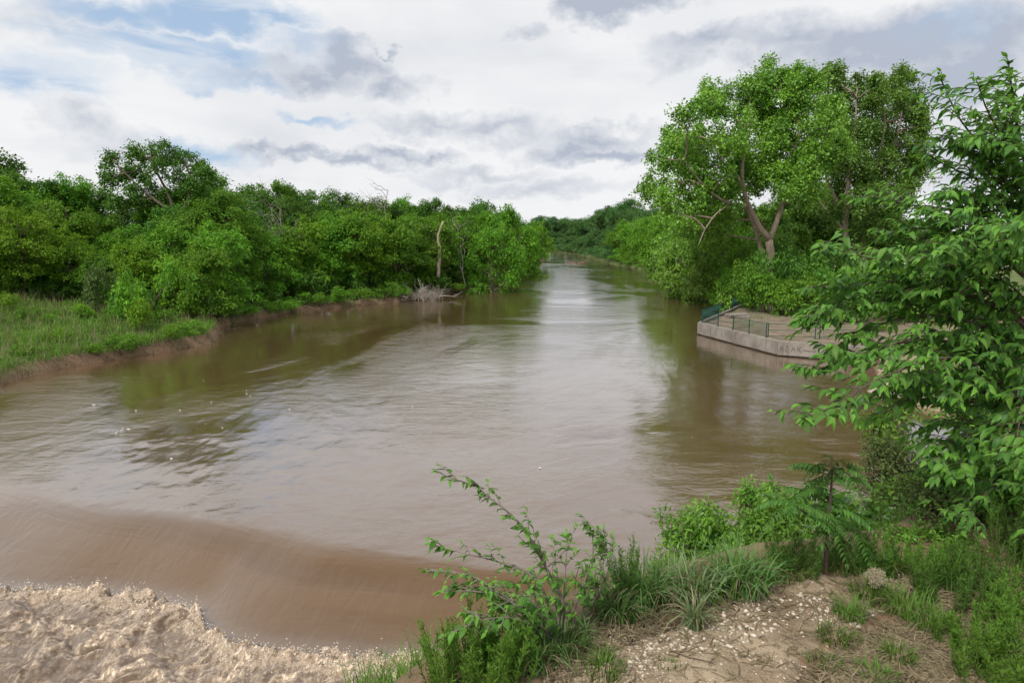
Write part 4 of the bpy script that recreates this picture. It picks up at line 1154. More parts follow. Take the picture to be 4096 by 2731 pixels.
tangle('exposed_roots', (rp[0], rp[1] + .2, 0.55), 80, 1.7, 0.035, ROOTWOOD, 'brown exposed roots hanging from the cut bank beyond the wall end', 'roots', 6, 0.6, 0.9)
rp = onz(310, 310, 0.4)
tangle('exposed_roots', (rp[0], rp[1], 0.35), 40, 2.0, 0.03, ROOTWOOD, 'reddish roots on the cut left bank below the leafy trees', 'roots', 7, 0.4, 0.3)
rp = onz(470, 289.5, 0.4)
tangle('exposed_roots', (rp[0], rp[1], 0.3), 40, 2.6, 0.04, ROOTWOOD, 'brown roots at the water right of the dead white trunk', 'roots', 8, 0.5, 0.3)
rp = onz(735, 281, 1.5)
tangle('brush_pile', (rp[0], rp[1], 1.2), 60, 3.0, 0.04, ROOTWOOD, 'reddish brush pile under the pale forked cottonwood', 'brush pile', 9, 0.6)

# ---- dead trunks
def snag(px, py, top_px, top_py, r0, label, forks, seed, mat=DEADWOOD, d=None):
    rng = np.random.default_rng(seed)
    p = ground_hit(px, py) if d is None else atd(px, py, d)
    if d is not None: p[2] = hz(p[0], p[1])
    top = atd(top_px, top_py, p[1]) - p
    mb = MB()
    tr = wander((0, 0, -.3), top, 12, 0.012, rng)
    tube(mb, tr, np.linspace(r0, r0 * 0.35, 12), 8)
    root = empty('dead_tree', p, label, 'dead tree')
    put('trunk', mb.mesh('dead_trunk', mat, True), root)
    if forks:
        mb = MB()
        for k in range(forks):
            a = tr[rng.integers(5, 12)]
            L = np.linalg.norm(top) * rng.uniform(0.2, 0.45)
            bpt = a + unit(rng.normal(size=3) * np.array([1, .6, .3]) + np.array([0, 0, .8])) * L
            br = wander(a, bpt, 6, 0.07, rng)
            tube(mb, br, np.linspace(r0 * .35, r0 * .08, 6), 5)
            for _ in range(3):
                c_ = br[rng.integers(2, 5)]
                tube(mb, wander(c_, c_ + unit(rng.normal(size=3) + np.array([0, 0, .7])) * L * .5, 4, .08, rng), np.linspace(r0 * .15, r0 * .05, 4), 4)
        put('branch', mb.mesh('dead_branches', mat, True), root)
    return root
snag(437.5, 285, 443, 221, 0.36, 'pale bare dead trunk standing at the left bank, leaning slightly', 0, 1, d=104.5)
snag(383, 285, 388, 190, 0.14, 'dead tree with bare dark twigs poking out of the wood skyline', 9, 2, GREYWOOD, d=112)
snag(466, 288, 458, 232, 0.12, 'thin bare branching dead sapling in front of the leafy tree', 8, 3, GREYWOOD, d=111)
snag(250, 300, 252, 200, 0.12, 'grey bare-topped tree with fine twigs on the wood skyline', 16, 4, GREYWOOD, d=94)
snag(277, 300, 280, 208, 0.10, 'slim grey bare-branched tree among the middle of the wood', 14, 5, GREYWOOD, d=86)

# ---- log stranded in mid river
lp = onz(577, 262.5)
mb = MB(); rng = np.random.default_rng(8)
tube(mb, wander((-8.5, 0, 0.25), (8.5, 0.6, 0.2), 9, 0.012, rng), [.35, .5, .55, .5, .5, .45, .45, .4, .3], 7)
tube(mb, [(6.5, .5, .3), (8.0, .5, 2.0), (9.2, .5, 3.4)], [.45, .35, .2], 6)
tube(mb, [(-0.5, 0, .2), (-.8, -.2, 1.6), (-0.2, -.3, 2.0)], [.5, .4, .2], 6)
tube(mb, [(-8, 0, .2), (-8.4, -.2, 1.5)], [.5, .25], 6)
tube(mb, [(-5.5, 0, .2), (-5.9, -.2, 1.2), (-2, -.3, 1.4)], [.3, .25, .2], 6)
dl = put('drift_log', mb.mesh('drift_log', ROOTWOOD, True), loc=(lp[0], lp[1], 0)); dl.scale = (.42, .42, .5)
tag(dl, 'dark fallen log with broken limbs stranded in the river far upstream', 'log')

# ---- foam flakes and bubbles that drift on the pool
FLAKE = plain_mat('foam_flake', (0.55, 0.48, 0.40), (0.75, 0.71, 0.65), 20, 0.7, 0.2)
mb = MB(); rng = np.random.default_rng(9)
spots = []
for cx, cy, n, sx_, sy_ in ((124, 430, 6, 4, 2), (205, 478, 10, 10, 4), (180, 405, 3, 30, 10), (260, 405, 8, 50, 12), (100, 420, 5, 70, 25), (300, 395, 8, 60, 20), (330, 440, 4, 90, 30), (560, 326, 2, 10, 4), (420, 470, 3, 120, 40), (700, 430, 2, 60, 30), (240, 450, 4, 120, 30)):
    for _ in range(n):
        spots.append((cx + rng.normal() * sx_, cy + rng.normal() * sy_))
for x, y in spots:
    p = onz(x, y)
    if signed(RIVER, np.array([p[0]]), np.array([p[1]]))[0] > -1.5 or y > 468 or rng.random() < 0.35: continue
    n = rng.integers(5, 9); r_ = 0.012 + 0.055 * rng.random() ** 2
    th = np.sort(rng.uniform(0, 6.28, n))
    ring = np.stack([np.cos(th) * r_ * rng.uniform(.5, 1.5, n) * 1.5, np.sin(th) * r_ * rng.uniform(.5, 1.2, n), np.zeros(n)], 1) + [p[0], p[1], 0.02]
    V = np.vstack([ring, [[p[0], p[1], 0.05]]])
    mb.add(V, None, [(k, (k + 1) % n, n) for k in range(n)], rng.random())
tag(put('foam_flakes', mb.mesh('foam_flakes', FLAKE)), 'scattered pale foam flakes drifting on the brown river', kind='stuff')
# ---- spray thrown up along the foam line
SPRAY = plain_mat('water_spray', (0.50, 0.41, 0.30), (0.80, 0.74, 0.64), 12, 0.6, 0.1)
mb = MB()
n = 2600
sxp = rng.uniform(-17, 2.5, n)
syp = foam_y(sxp) - np.abs(rng.normal(size=n)) * 0.55 + 0.12
zb = water_surface(sxp, syp)
szp = zb + np.abs(rng.normal(size=n)) * 0.10
rr = rng.uniform(0.006, 0.022, n)
OCT = np.array([(1, 0, 0), (0, 1, 0), (-1, 0, 0), (0, -1, 0), (0, 0, 1), (0, 0, -1)], float)
OT = np.array([(0, 1, 4), (1, 2, 4), (2, 3, 4), (3, 0, 4), (1, 0, 5), (2, 1, 5), (3, 2, 5), (0, 3, 5)])
V = (OCT[None] * rng.uniform(.6, 1.4, (n, 6, 1)) * rr[:, None, None] + np.stack([sxp, syp, szp], 1)[:, None])
mb.add(V.reshape(-1, 3), None, (OT[None] + (np.arange(n) * 6)[:, None, None]).reshape(-1, 3), np.repeat(rng.random(n), 6))
tag(put('water_spray', mb.mesh('water_spray', SPRAY)), 'spray droplets over the churning foam below the weir', kind='stuff')

# ================================================================== street beyond the trees on the right
ASPH = plain_mat('pale_concrete_road', (0.36, 0.30, 0.26), (0.46, 0.39, 0.35), 0.8, 0.9, 0.2)
xs = np.linspace(64, 260, 60); ys = np.array([141, 146, 151, 156.])
Xg, Yg = np.meshgrid(xs, ys); ROADZ = 2.75
Zg = np.full(Xg.shape, ROADZ)
nx = len(xs); ii = (np.arange(len(ys) - 1)[:, None] * nx + np.arange(nx - 1)[None])
mb = MB(); mb.add(np.stack([Xg, Yg, Zg], -1).reshape(-1, 3), np.stack([ii, ii + 1, ii + nx + 1, ii + nx], -1).reshape(-1, 4))
tag(put('road', mb.mesh('road', ASPH)), kind='structure')
KERB = plain_mat('kerb_concrete', (0.42, 0.38, 0.33), (0.55, 0.5, 0.45), 2, 0.9, 0.2)
for yk in (140.85, 156.15):
    mb = MB(); box(mb, (162, yk, ROADZ - 0.02), (98, 0.15, 0.14))
    tag(put('kerb', mb.mesh('kerb', KERB)), kind='structure')
# parked white car
CARW = plain_mat('white_car_paint', (0.74, 0.74, 0.74), (0.80, 0.80, 0.80), 1, 0.25, 0.0, spec=0.6)
GLASS = plain_mat('dark_car_glass', (0.015, 0.018, 0.022), (0.03, 0.035, 0.04), 1, 0.08, 0.0, spec=0.6)
TYRE = plain_mat('black_tyre', (0.018, 0.018, 0.018), (0.03, 0.03, 0.03), 6, 0.8, 0.1)
RIM = plain_mat('alloy_rim', (0.42, 0.42, 0.43), (0.55, 0.55, 0.56), 4, 0.35, 0.0)
LAMP = plain_mat('lamp_lens', (0.6, 0.6, 0.58), (0.7, 0.7, 0.68), 4, 0.15, 0.0)
REDL = plain_mat('tail_lens', (0.35, 0.02, 0.02), (0.45, 0.03, 0.03), 4, 0.2, 0.0)
def profile_mesh(mb, prof, halfw, taper=0.0):
    prof = np.array(prof, float); n = len(prof); zmx = prof[:, 1].max()
    k = 1 - taper * prof[:, 1] / zmx
    a = np.column_stack([prof[:, 0], -halfw * k, prof[:, 1]]); b_ = np.column_stack([prof[:, 0], halfw * k, prof[:, 1]])
    V = np.vstack([a, b_]); Q = [(i_, (i_ + 1) % n, n + (i_ + 1) % n, n + i_) for i_ in range(n)]
    c = prof.mean(0); V = np.vstack([V, [[c[0], -halfw * k.mean(), c[1]], [c[0], halfw * k.mean(), c[1]]]])
    T = [((i_ + 1) % n, i_, 2 * n) for i_ in range(n)] + [(n + i_, n + (i_ + 1) % n, 2 * n + 1) for i_ in range(n)]
    mb.add(V, Q, T)
def car(loc, rz, paint, label):
    root = empty('parked_car', loc, label, 'car', None, rz)
    mb = MB(); profile_mesh(mb, [(-2.2, .35), (-2.25, .62), (-2.1, .86), (-1.5, .95), (.9, .92), (1.9, .80), (2.2, .62), (2.2, .35), (1.75, .30), (-1.8, .30)], 0.88, 0.05)
    put('body', mb.mesh('car_body', paint, False), root)
    mb = MB(); profile_mesh(mb, [(-1.55, .94), (-1.0, 1.40), (-.3, 1.46), (.25, 1.42), (.95, .92)], 0.76, 0.16)
    cab = put('cabin', mb.mesh('car_cabin', paint, False), root)
    for sgn in (-1, 1):
        mb = MB()
        for pr in ([(-1.25, .98), (-.92, 1.34), (-.42, 1.38), (-.42, .97)], [(-.36, .97), (-.36, 1.38), (.18, 1.35), (.72, .96)]):
            pr = np.array(pr); y = sgn * 0.775 * (1 - 0.16 * pr[:, 1] / 1.46) + sgn * 0.006
            mb.add(np.column_stack([pr[:, 0], y, pr[:, 1]]), [(0, 1, 2, 3) if sgn < 0 else (3, 2, 1, 0)])
        put('side_window', mb.mesh('side_window', GLASS), cab)
    for nm, x0, z0, x1, z1 in (('windscreen', .30, 1.42, .96, .955), ('rear_window', -1.04, 1.41, -1.57, .97)):
        mb = MB(); o_ = 0.02 if x1 > 0 else -0.02
        mb.add([(x0 + o_, -.58, z0), (x0 + o_, .58, z0), (x1 + o_, .66, z1), (x1 + o_, -.66, z1)], [(0, 1, 2, 3)])
        put(nm, mb.mesh(nm, GLASS), cab)
    for x in (-1.4, 1.35):
        for y in (-.80, .80):
            mb = MB(); th = np.linspace(0, 6.283, 15)[:-1]
            tube(mb, [(0, -.1, 0), (0, .1, 0)], .32, 14)
            wl = put('wheel', mb.mesh('car_tyre', TYRE), root, (x, y, .32))
            mb = MB(); tube(mb, [(0, -.012, 0), (0, .012, 0)], .2, 10)
            put('rim', mb.mesh('car_rim', RIM), wl, (0, .105 * np.sign(y), 0))
    for y in (-.6, .6):
        mb = MB(); box(mb, (2.17, y, .66), (.05, .16, .07)); put('headlight', mb.mesh('headlight', LAMP), root)
        mb = MB(); box(mb, (-2.2, y, .72), (.05, .14, .08)); put('tail_light', mb.mesh('tail_light', REDL), root)
p = onz(935, 268, ROADZ); car((p[0], 148.5, ROADZ + 0.004), math.pi, CARW, 'white car on the street seen through the leaves below the light pole')
p = onz(985, 262, ROADZ); car((p[0] + 4, 153, ROADZ + 0.004), 0, plain_mat('grey_blue_car_paint', (.16, .19, .25), (.2, .23, .3), 1, .3, 0), 'grey-blue car on the street further right, mostly behind leaves')
# field light poles
STEEL = plain_mat('galvanised_steel', (0.36, 0.37, 0.38), (0.48, 0.49, 0.50), 2, 0.5, 0.05)
def light_pole(px, top, d, label):
    p = atd(px, 240, d); z = hz(p[0], p[1]); H = atd(px, top, d)[2] - z
    root = empty('light_pole', (p[0], p[1], z), label, 'light pole', 'field light poles')
    mb = MB(); tube(mb, [(0, 0, -.3), (0, 0, H * .5), (0, 0, H)], [.34, .27, .18], 10); put('pole', mb.mesh('pole', STEEL, True), root)
    for zz in (H - .4, H - 1.7):
        mb = MB(); box(mb, (0, 0, zz), (2.3 if zz > H - 1 else 1.6, .09, .09)); cbar = put('crossarm', mb.mesh('crossarm', STEEL), root)
        for k in ((-2.1, -1.05, 0, 1.05, 2.1) if zz > H - 1 else (-1.4, 0, 1.4)):
            mb = MB(); tube(mb, [(k, -.1, zz + .1), (k, -.5, zz + .25), (k, -.75, zz + .2)], [.18, .36, .42], 8); put('floodlight', mb.mesh('floodlight', STEEL), cbar)
light_pole(929, 177, 250, 'tall field light pole against the sky, left of the two')
light_pole(955.5, 186, 270, 'tall field light pole against the sky, right of the two')
YEL = plain_mat('yellow_paint', (0.62, 0.42, 0.03), (0.72, 0.5, 0.05), 3, 0.6, 0.05)
p = atd(967, 246, 190); zq = hz(p[0], p[1])
root = empty('yellow_post', (p[0], p[1], zq), 'thick yellow post glimpsed through the near leaves', 'post')
mb = MB(); tube(mb, [(0, 0, -.2), (0, 0, 7.0)], .16, 8); put('pole', mb.mesh('yellow_pole', STEEL), root)
mb = MB(); box(mb, (0, -.2, 5.4), (1.2, .08, 1.9), bev=.04); put('panel', mb.mesh('yellow_panel', YEL), root)
# ================================================================== the near bank: path, gravel, litter
PATHM, t = new_mat('dirt_path')
pos = t.n('ShaderNodeNewGeometry').outputs['Position']
n1 = t.noise(pos, 2.2, 6, 0.62); n2 = t.noise(pos, 14.0, 6, 0.65); n3 = t.noise(pos, 90.0, 4, 0.65); vo = t.n('ShaderNodeTexVoronoi', {'Vector': pos, 'Scale': 75.0})
c = t.mix(t.rng(n1.outputs[0], .36, .66), (0.165, 0.116, 0.072), (0.360, 0.278, 0.184))
c = t.mix(t.rng(n2.outputs[0], .52, .74, 0, .55), c, (0.115, 0.072, 0.046))
c = t.mix(t.rng(n3.outputs[0], .52, .72, 0, .6), c, (0.45, 0.355, 0.255))
grit = t.rng(vo.outputs['Distance'], .10, .32, 1, 0)
c = t.mix(t.m('MULTIPLY', grit, t.rng(n2.outputs[0], .45, .65, 0, .7)), c, (0.52, 0.45, 0.37))
hh = t.m('ADD', t.m('MULTIPLY', n2.outputs[0], .6), t.m('ADD', t.m('MULTIPLY', n3.outputs[0], .25), t.m('MULTIPLY', grit, .25)))
bp = t.n('ShaderNodeBump', {'Strength': 0.9, 'Distance': 0.025, 'Height': hh})
t.n('ShaderNodeOutputMaterial', {0: t.n('ShaderNodeBsdfPrincipled', {'Base Color': c, 'Roughness': 0.92, 'Specular IOR Level': 0.2, 'Normal': bp})})
def gp(px, py): return ground_hit(px, py)[:2]
path_px = [(470, 720), (520, 662), (570, 640), (640, 622), (700, 606), (750, 590), (800, 576), (850, 572), (905, 574), (912, 590), (895, 606), (866, 622), (845, 640), (822, 662), (800, 690), (790, 730)]
PATH = [tuple(gp(*p)) for p in path_px]
xs = np.arange(-0.6, 3.2, 0.025); ys = np.arange(1.4, 4.4, 0.025)
Xg, Yg = np.meshgrid(xs, ys)
sdp = signed(PATH, Xg, Yg) + 0.10 * fbm(Xg * 3, Yg * 3, 15, 4)
Zg = height(Xg, Yg) + 0.006 + 0.010 * fbm(Xg * 5, Yg * 5, 25, 4) + 0.012 * (1 - sstep(-0.5, 0, sdp)) - 0.03 * sstep(-0.06, 0.04, sdp)
nx = len(xs); keep = sdp < 0.04
ok = keep[:-1, :-1] & keep[1:, :-1] & keep[:-1, 1:] & keep[1:, 1:]
ii = (np.arange(len(ys) - 1)[:, None] * nx + np.arange(nx - 1)[None])[ok]
mb = MB(); mb.add(np.stack([Xg, Yg, Zg], -1).reshape(-1, 3), np.stack([ii, ii + 1, ii + nx + 1, ii + nx], -1))
tag(put('path', mb.mesh('path', PATHM, True)), kind='structure')
def near_h(x, y):
    s_ = signed(PATH, x, y) + 0.10 * fbm(x * 3, y * 3, 15, 4)
    return np.where(s_ < 0.03, height(x, y) + 0.006 + 0.010 * fbm(x * 5, y * 5, 25, 4) + 0.012 * (1 - sstep(-0.5, 0, s_)), height(x, y))
# gravel: pale limestone chips trodden into the path
STONE, t = new_mat('limestone_chip')
at = t.n('ShaderNodeAttribute', attribute_name='var').outputs['Fac']
pos = t.n('ShaderNodeNewGeometry').outputs['Position']
nn_ = t.noise(pos, 60, 5, 0.6)
c = t.mix(at, (0.27, 0.195, 0.13), (0.60, 0.53, 0.43))
c = t.mix(t.rng(nn_.outputs[0], .5, .75, 0, .5), c, (0.34, 0.26, 0.19))
t.n('ShaderNodeOutputMaterial', {0: t.n('ShaderNodeBsdfPrincipled', {'Base Color': c, 'Roughness': 0.85, 'Normal': t.n('ShaderNodeBump', {'Strength': .5, 'Distance': .004, 'Height': nn_.outputs[0]})})})
import bmesh
bm_ = bmesh.new(); bmesh.ops.create_icosphere(bm_, subdivisions=1, radius=1.0)
ICO_V = np.array([v_.co[:] for v_ in bm_.verts]); ICO_T = np.array([[v_.index for v_ in f.verts] for f in bm_.faces]); bm_.free()
rng = np.random.default_rng(51)
def pebbles(n, poly, rmin, rmax, dens=None, power=2.5):
    q = scatter_px(n * 3, poly, rng)
    if dens is not None:
        q = q[rng.random(len(q)) < dens(q[:, 0], q[:, 1])]
    q = q[:n]; n = len(q)
    r_ = rmin + (rmax - rmin) * rng.random(n) ** power
    sc = np.stack([rng.uniform(.8, 1.5, n), rng.uniform(.6, 1.0, n), rng.uniform(.35, .7, n)], 1) * r_[:, None]
    a = rng.uniform(0, 6.28, n)
    V = ICO_V[None] * (1 + rng.normal(size=(n, len(ICO_V), 1)) * 0.16) * sc[:, None]
    V = np.stack([V[..., 0] * np.cos(a)[:, None] - V[..., 1] * np.sin(a)[:, None], V[..., 0] * np.sin(a)[:, None] + V[..., 1] * np.cos(a)[:, None], V[..., 2]], -1)
    V += np.column_stack([q, near_h(q[:, 0], q[:, 1]) + sc[:, 2] * 0.25])[:, None]
    return V, n
mb = MB()
def gdens(x, y): return np.clip(0.25 + 1.3 * fbm(x * 2.2, y * 2.2, 33, 3), 0.04, 1)
for n_, a, b_, pw in ((3400, .002, .006, 1.5), (300, .005, .013, 2.2), (26, .010, .018, 1.0)):
    V, k = pebbles(n_, PATH, a, b_, gdens, pw)
    mb.add(V.reshape(-1, 3), None, (ICO_T[None] + (np.arange(k) * len(ICO_V))[:, None, None]).reshape(-1, 3), np.repeat(np.clip(rng.normal(size=k) * .3 + .6, 0, 1), len(ICO_V)))
# a band of larger chips washed to the river side
band = [tuple(gp(*p)) for p in ((640, 630), (690, 608), (735, 612), (800, 590), (830, 600), (760, 640), (690, 662), (640, 650))]
V, k = pebbles(260, band, .005, .014, None, 1.8)
mb.add(V.reshape(-1, 3), None, (ICO_T[None] + (np.arange(k) * len(ICO_V))[:, None, None]).reshape(-1, 3), np.repeat(np.clip(rng.normal(size=k) * .25 + .7, 0, 1), len(ICO_V)))
tag(put('gravel', mb.mesh('gravel', STONE, True)), 'pale limestone gravel trodden into the dirt path', kind='stuff')
# stones on the slope below and at the sandy shore
shore = [(18.6, 36), (21.0, 35.2), (23.0, 36), (24, 39), (21, 40.2)]
mb = MB()
q = scatter_px(900, shore, rng)
k = len(q); r_ = rng.uniform(.03, .13, k) ** 1.0
V = ICO_V[None] * (1 + rng.normal(size=(k, len(ICO_V), 1)) * .18) * r_[:, None, None] * np.array([1.2, 1, .6]) + np.column_stack([q, height(q[:, 0], q[:, 1]) + .01])[:, None]
mb.add(V.reshape(-1, 3), None, (ICO_T[None] + (np.arange(k) * len(ICO_V))[:, None, None]).reshape(-1, 3), np.repeat(rng.random(k) * .6 + .2, len(ICO_V)))
tag(put('shore_gravel', mb.mesh('shore_gravel', STONE, True)), 'pale rubble gravel on the sandy shore at the right', kind='stuff')
# straw litter and twigs
STRAW = leaf_mat('straw_litter', (0.095, 0.058, 0.040), (0.30, 0.215, 0.145), trans=0.1, rough=0.8, spec=0.2)
mb = MB()
def litter(n, poly_px, Lr, var0, lift=0.01):
    poly = [tuple(gp(*p)) for p in poly_px]
    q = scatter_px(n, poly, rng); n = len(q)
    a = rng.uniform(0, 6.28, n); L = rng.uniform(*Lr, n); wd = rng.uniform(.002, .006, n)
    z0 = near_h(q[:, 0], q[:, 1])
    d = np.stack([np.cos(a), np.sin(a)], 1); s = np.stack([-d[:, 1], d[:, 0]], 1)
    rows_ = []
    bend = rng.normal(size=n) * .25
    for tt in (-.5, 0, .5):
        c_ = q + d * (L * tt)[:, None] + s * (L * bend * (tt * tt))[:, None]
        zc = near_h(c_[:, 0], c_[:, 1]) + lift * rng.uniform(.3, 1.5, n) + .004
        for sg in (-1, 1):
            rows_.append(np.column_stack([c_ + s * (sg * wd / 2)[:, None], zc + sg * wd * rng.normal(size=n) * .3]))
    V = np.stack(rows_, 1)
    Q = np.array([(0, 1, 3, 2), (2, 3, 5, 4)])
    mb.add(V.reshape(-1, 3), (Q[None] + (np.arange(n) * 6)[:, None, None]).reshape(-1, 4), None, np.repeat(np.clip(var0 + rng.normal(size=n) * .28, 0, 1), 6))
litter(5200, [(860, 640), (905, 625), (960, 630), (1030, 600), (1040, 720), (800, 720), (820, 672)], (.03, .16), .42)
litter(1500, [(520, 655), (600, 612), (700, 590), (740, 605), (640, 640), (560, 690)], (.02, .10), .35)
litter(700, path_px, (.02, .10), .30, .004)
litter(900, [(900, 590), (1000, 560), (1030, 620), (920, 640)], (.03, .14), .4)
tag(put('straw_litter', mb.mesh('straw_litter', STRAW)), 'dry straw and dead stalks littering the ground beside the path', kind='stuff')
TWIG = plain_mat('dry_twig', (0.085, 0.058, 0.040), (0.20, 0.145, 0.10), 40, 0.9, 0.3)
tw_i = 0
for (x0, y0), (x1, y1), lab in (((670, 655), (715, 668), 'thin dark twig curved across the lower path'), ((700, 632), (716, 618), 'short dark twig near the path edge gravel'), ((762, 612), (795, 606), 'thin dry twig lying across the stony part of the path'), ((812, 676), (845, 655), 'dry twig at the path edge beside the straw')):
    a = ground_hit(x0, y0); b_ = ground_hit(x1, y1)
    p = wander(a, b_, 8, .05, rng); p[:, 2] = near_h(p[:, 0], p[:, 1]) + .006
    mb = MB(); tube(mb, p - a, np.linspace(.004, .0015, 8), 5)
    tag(put('fallen_twig', mb.mesh('fallen_twig', TWIG, True), loc=a), lab, 'twig', 'twigs on the path')

# ================================================================== grasses on the near bank
G_BLUE = leaf_mat('grass_blue_green', (0.040, 0.110, 0.022), (0.150, 0.285, 0.070), trans=0.22, rough=0.5)
G_NEAR = leaf_mat('grass_near', (0.050, 0.115, 0.014), (0.150, 0.265, 0.036), trans=0.25, rough=0.55)
G_PALE = leaf_mat('grass_pale', (0.10, 0.16, 0.06), (0.26, 0.32, 0.15), trans=0.2, rough=0.6)
def tussock(px, py, n, L0, W, spread, mat, label, seed, name='grass_tussock', lean=(0.15, 1.3), dead=0.22, group='grass tussocks beside the path'):
    rng = np.random.default_rng(seed); L = L0 * .66
    g0 = ground_hit(px, py)
    a = rng.uniform(0, 6.28, n); r_ = spread * np.sqrt(rng.random(n))
    P = np.column_stack([np.cos(a) * r_, np.sin(a) * r_, np.zeros(n)])
    P[:, 2] = near_h(P[:, 0] + g0[0], P[:, 1] + g0[1]) - g0[2] - .01
    mb = MB()
    out = a + rng.normal(size=n) * .8
    ls = L * rng.uniform(.45, 1.1, n)
    blades(mb, P, out, ls, W * rng.uniform(.6, 1.2, n), rng.uniform(*lean, n), np.clip(.45 + rng.normal(size=n) * .25, 0, 1), seg=5, rng=rng)
    parts = [('blades', mb.mesh('tussock_blades', mat), None)]
    if dead:
        mb = MB(); k = max(4, int(n * dead)); a = rng.uniform(0, 6.28, k)
        P = np.column_stack([np.cos(a) * spread * .6, np.sin(a) * spread * .6, np.zeros(k)]); P[:, 2] = near_h(P[:, 0] + g0[0], P[:, 1] + g0[1]) - g0[2]
        blades(mb, P, a, L * rng.uniform(.4, 1.0, k), W * .8, rng.uniform(.8, 2.4, k), rng.random(k), seg=5, rng=rng)
        parts.append(('dead_blades', mb.mesh('tussock_dead', STRAW), None))
    return thing(name, g0, parts, label, 'grass', group)
tussock(694, 630, 70, .34, .010, .035, G_PALE, 'pale spiky grass tuft splayed at the path edge', 1, lean=(.2, 1.5))
tussock(642, 604, 170, .42, .009, .10, G_BLUE, 'dark green grass clump right of the leaning shrub', 2)
tussock(665, 600, 160, .30, .009, .11, G_NEAR, 'dark green grass clump behind the pale spiky tuft', 3)
tussock(690, 598, 170, .36, .010, .13, G_PALE, 'broad-bladed grass clump in the middle of the grass row', 4)
tussock(718, 594, 190, .30, .009, .13, G_NEAR, 'broad-bladed grass clump third before the bright bush', 5)
tussock(738, 590, 200, .38, .010, .13, G_BLUE, 'broad-bladed grass clump at the right end of the grass row', 6)
tussock(616, 618, 180, .30, .008, .09, G_BLUE, 'grass clump growing at the foot of the leaning shrub on its right', 7)
tussock(560, 650, 200, .26, .008, .12, G_BLUE, 'grass clump under the leaning shrub', 8)
tussock(538, 660, 160, .24, .008, .10, G_BLUE, 'grass clump between the leaning shrub and the feathery weed', 9)
tussock(604, 672, 150, .13, .006, .08, G_NEAR, 'short green grass tuft at the bottom of the path', 10)
tussock(667, 668, 40, .06, .005, .05, G_NEAR, 'tiny grass tuft on the lower path', 30)
tussock(850, 616, 170, .16, .006, .07, G_NEAR, 'green grass tuft on the right edge of the path', 11)
tussock(872, 598, 170, .20, .006, .09, G_NEAR, 'grass tuft where the path bends out of sight', 12)
tussock(838, 640, 150, .13, .006, .08, G_NEAR, 'low green tuft right of the lower path', 13)
tussock(826, 664, 90, .10, .006, .07, G_NEAR, 'small sparse tuft among straw at the path edge', 14)
tussock(898, 660, 110, .16, .006, .06, G_NEAR, 'upright green tuft in the straw litter', 15)
tussock(876, 676, 130, .12, .006, .07, G_NEAR, 'green tuft at the bottom edge in the straw', 16)
tussock(930, 628, 140, .20, .006, .09, G_NEAR, 'grass tuft behind the straw patch', 17)
tussock(905, 612, 160, .22, .006, .10, G_NEAR, 'long grass tuft left of the dark hollow', 18)
tussock(752, 578, 220, .22, .007, .12, G_NEAR, 'fresh grass tuft at the far path edge by the bright bush', 19)
tussock(785, 574, 200, .18, .007, .12, G_NEAR, 'fresh grass tuft left of the tree-of-heaven stem', 20)
tussock(840, 566, 180, .16, .007, .12, G_NEAR, 'fresh grass tuft at the foot of the tree-of-heaven', 21)
tussock(886, 570, 180, .22, .007, .10, G_NEAR, 'fresh grass tuft beside the fluffy seed head', 22)
tussock(985, 655, 160, .22, .007, .12, G_NEAR, 'coarse grass clump in the bottom right corner', 23)
tussock(1010, 620, 160, .26, .007, .12, G_NEAR, 'coarse grass clump at the right edge', 24)
# thin ground cover of short grass on the near bank
rng = np.random.default_rng(61)
q = scatter_px(26000, [(-0.7, 2.2), (-0.2, 2.5), (0.2, 2.8), (.9, 3.1), (2.0, 3.3), (2.4, 2.7), (2.0, 2.2), (4.5, 1.5), (7, 4.0), (9, 9), (1.5, 10), (-1.5, 8)], rng)
bq = signed(PLATEAU, q[:, 0], q[:, 1]); sp_ = signed(PATH, q[:, 0], q[:, 1])
dens = np.clip(.15 + .9 * sstep(-.2, .5, bq) + .5 * fbm(q[:, 0] * 1.5, q[:, 1] * 1.5, 8, 3) + .35 * sstep(2.2, 3.2, q[:, 0]), 0.05, 1)
kq = (rng.random(len(q)) < dens) & (sp_ > 0.03)
q = q[kq]; n = len(q); bq = bq[kq]
mb = MB()
blades(mb, np.column_stack([q, height(q[:, 0], q[:, 1]) - .01]), rng.uniform(0, 6.28, n), (.05 + .22 * sstep(-.1, .6, bq)) * rng.uniform(.5, 1.4, n), .006, rng.uniform(.2, 1.4, n), rng.random(n), seg=3, rng=rng)
tag(put('short_grass', mb.mesh('short_grass', G_NEAR)), 'short wild grass covering the near bank and slope', kind='stuff')

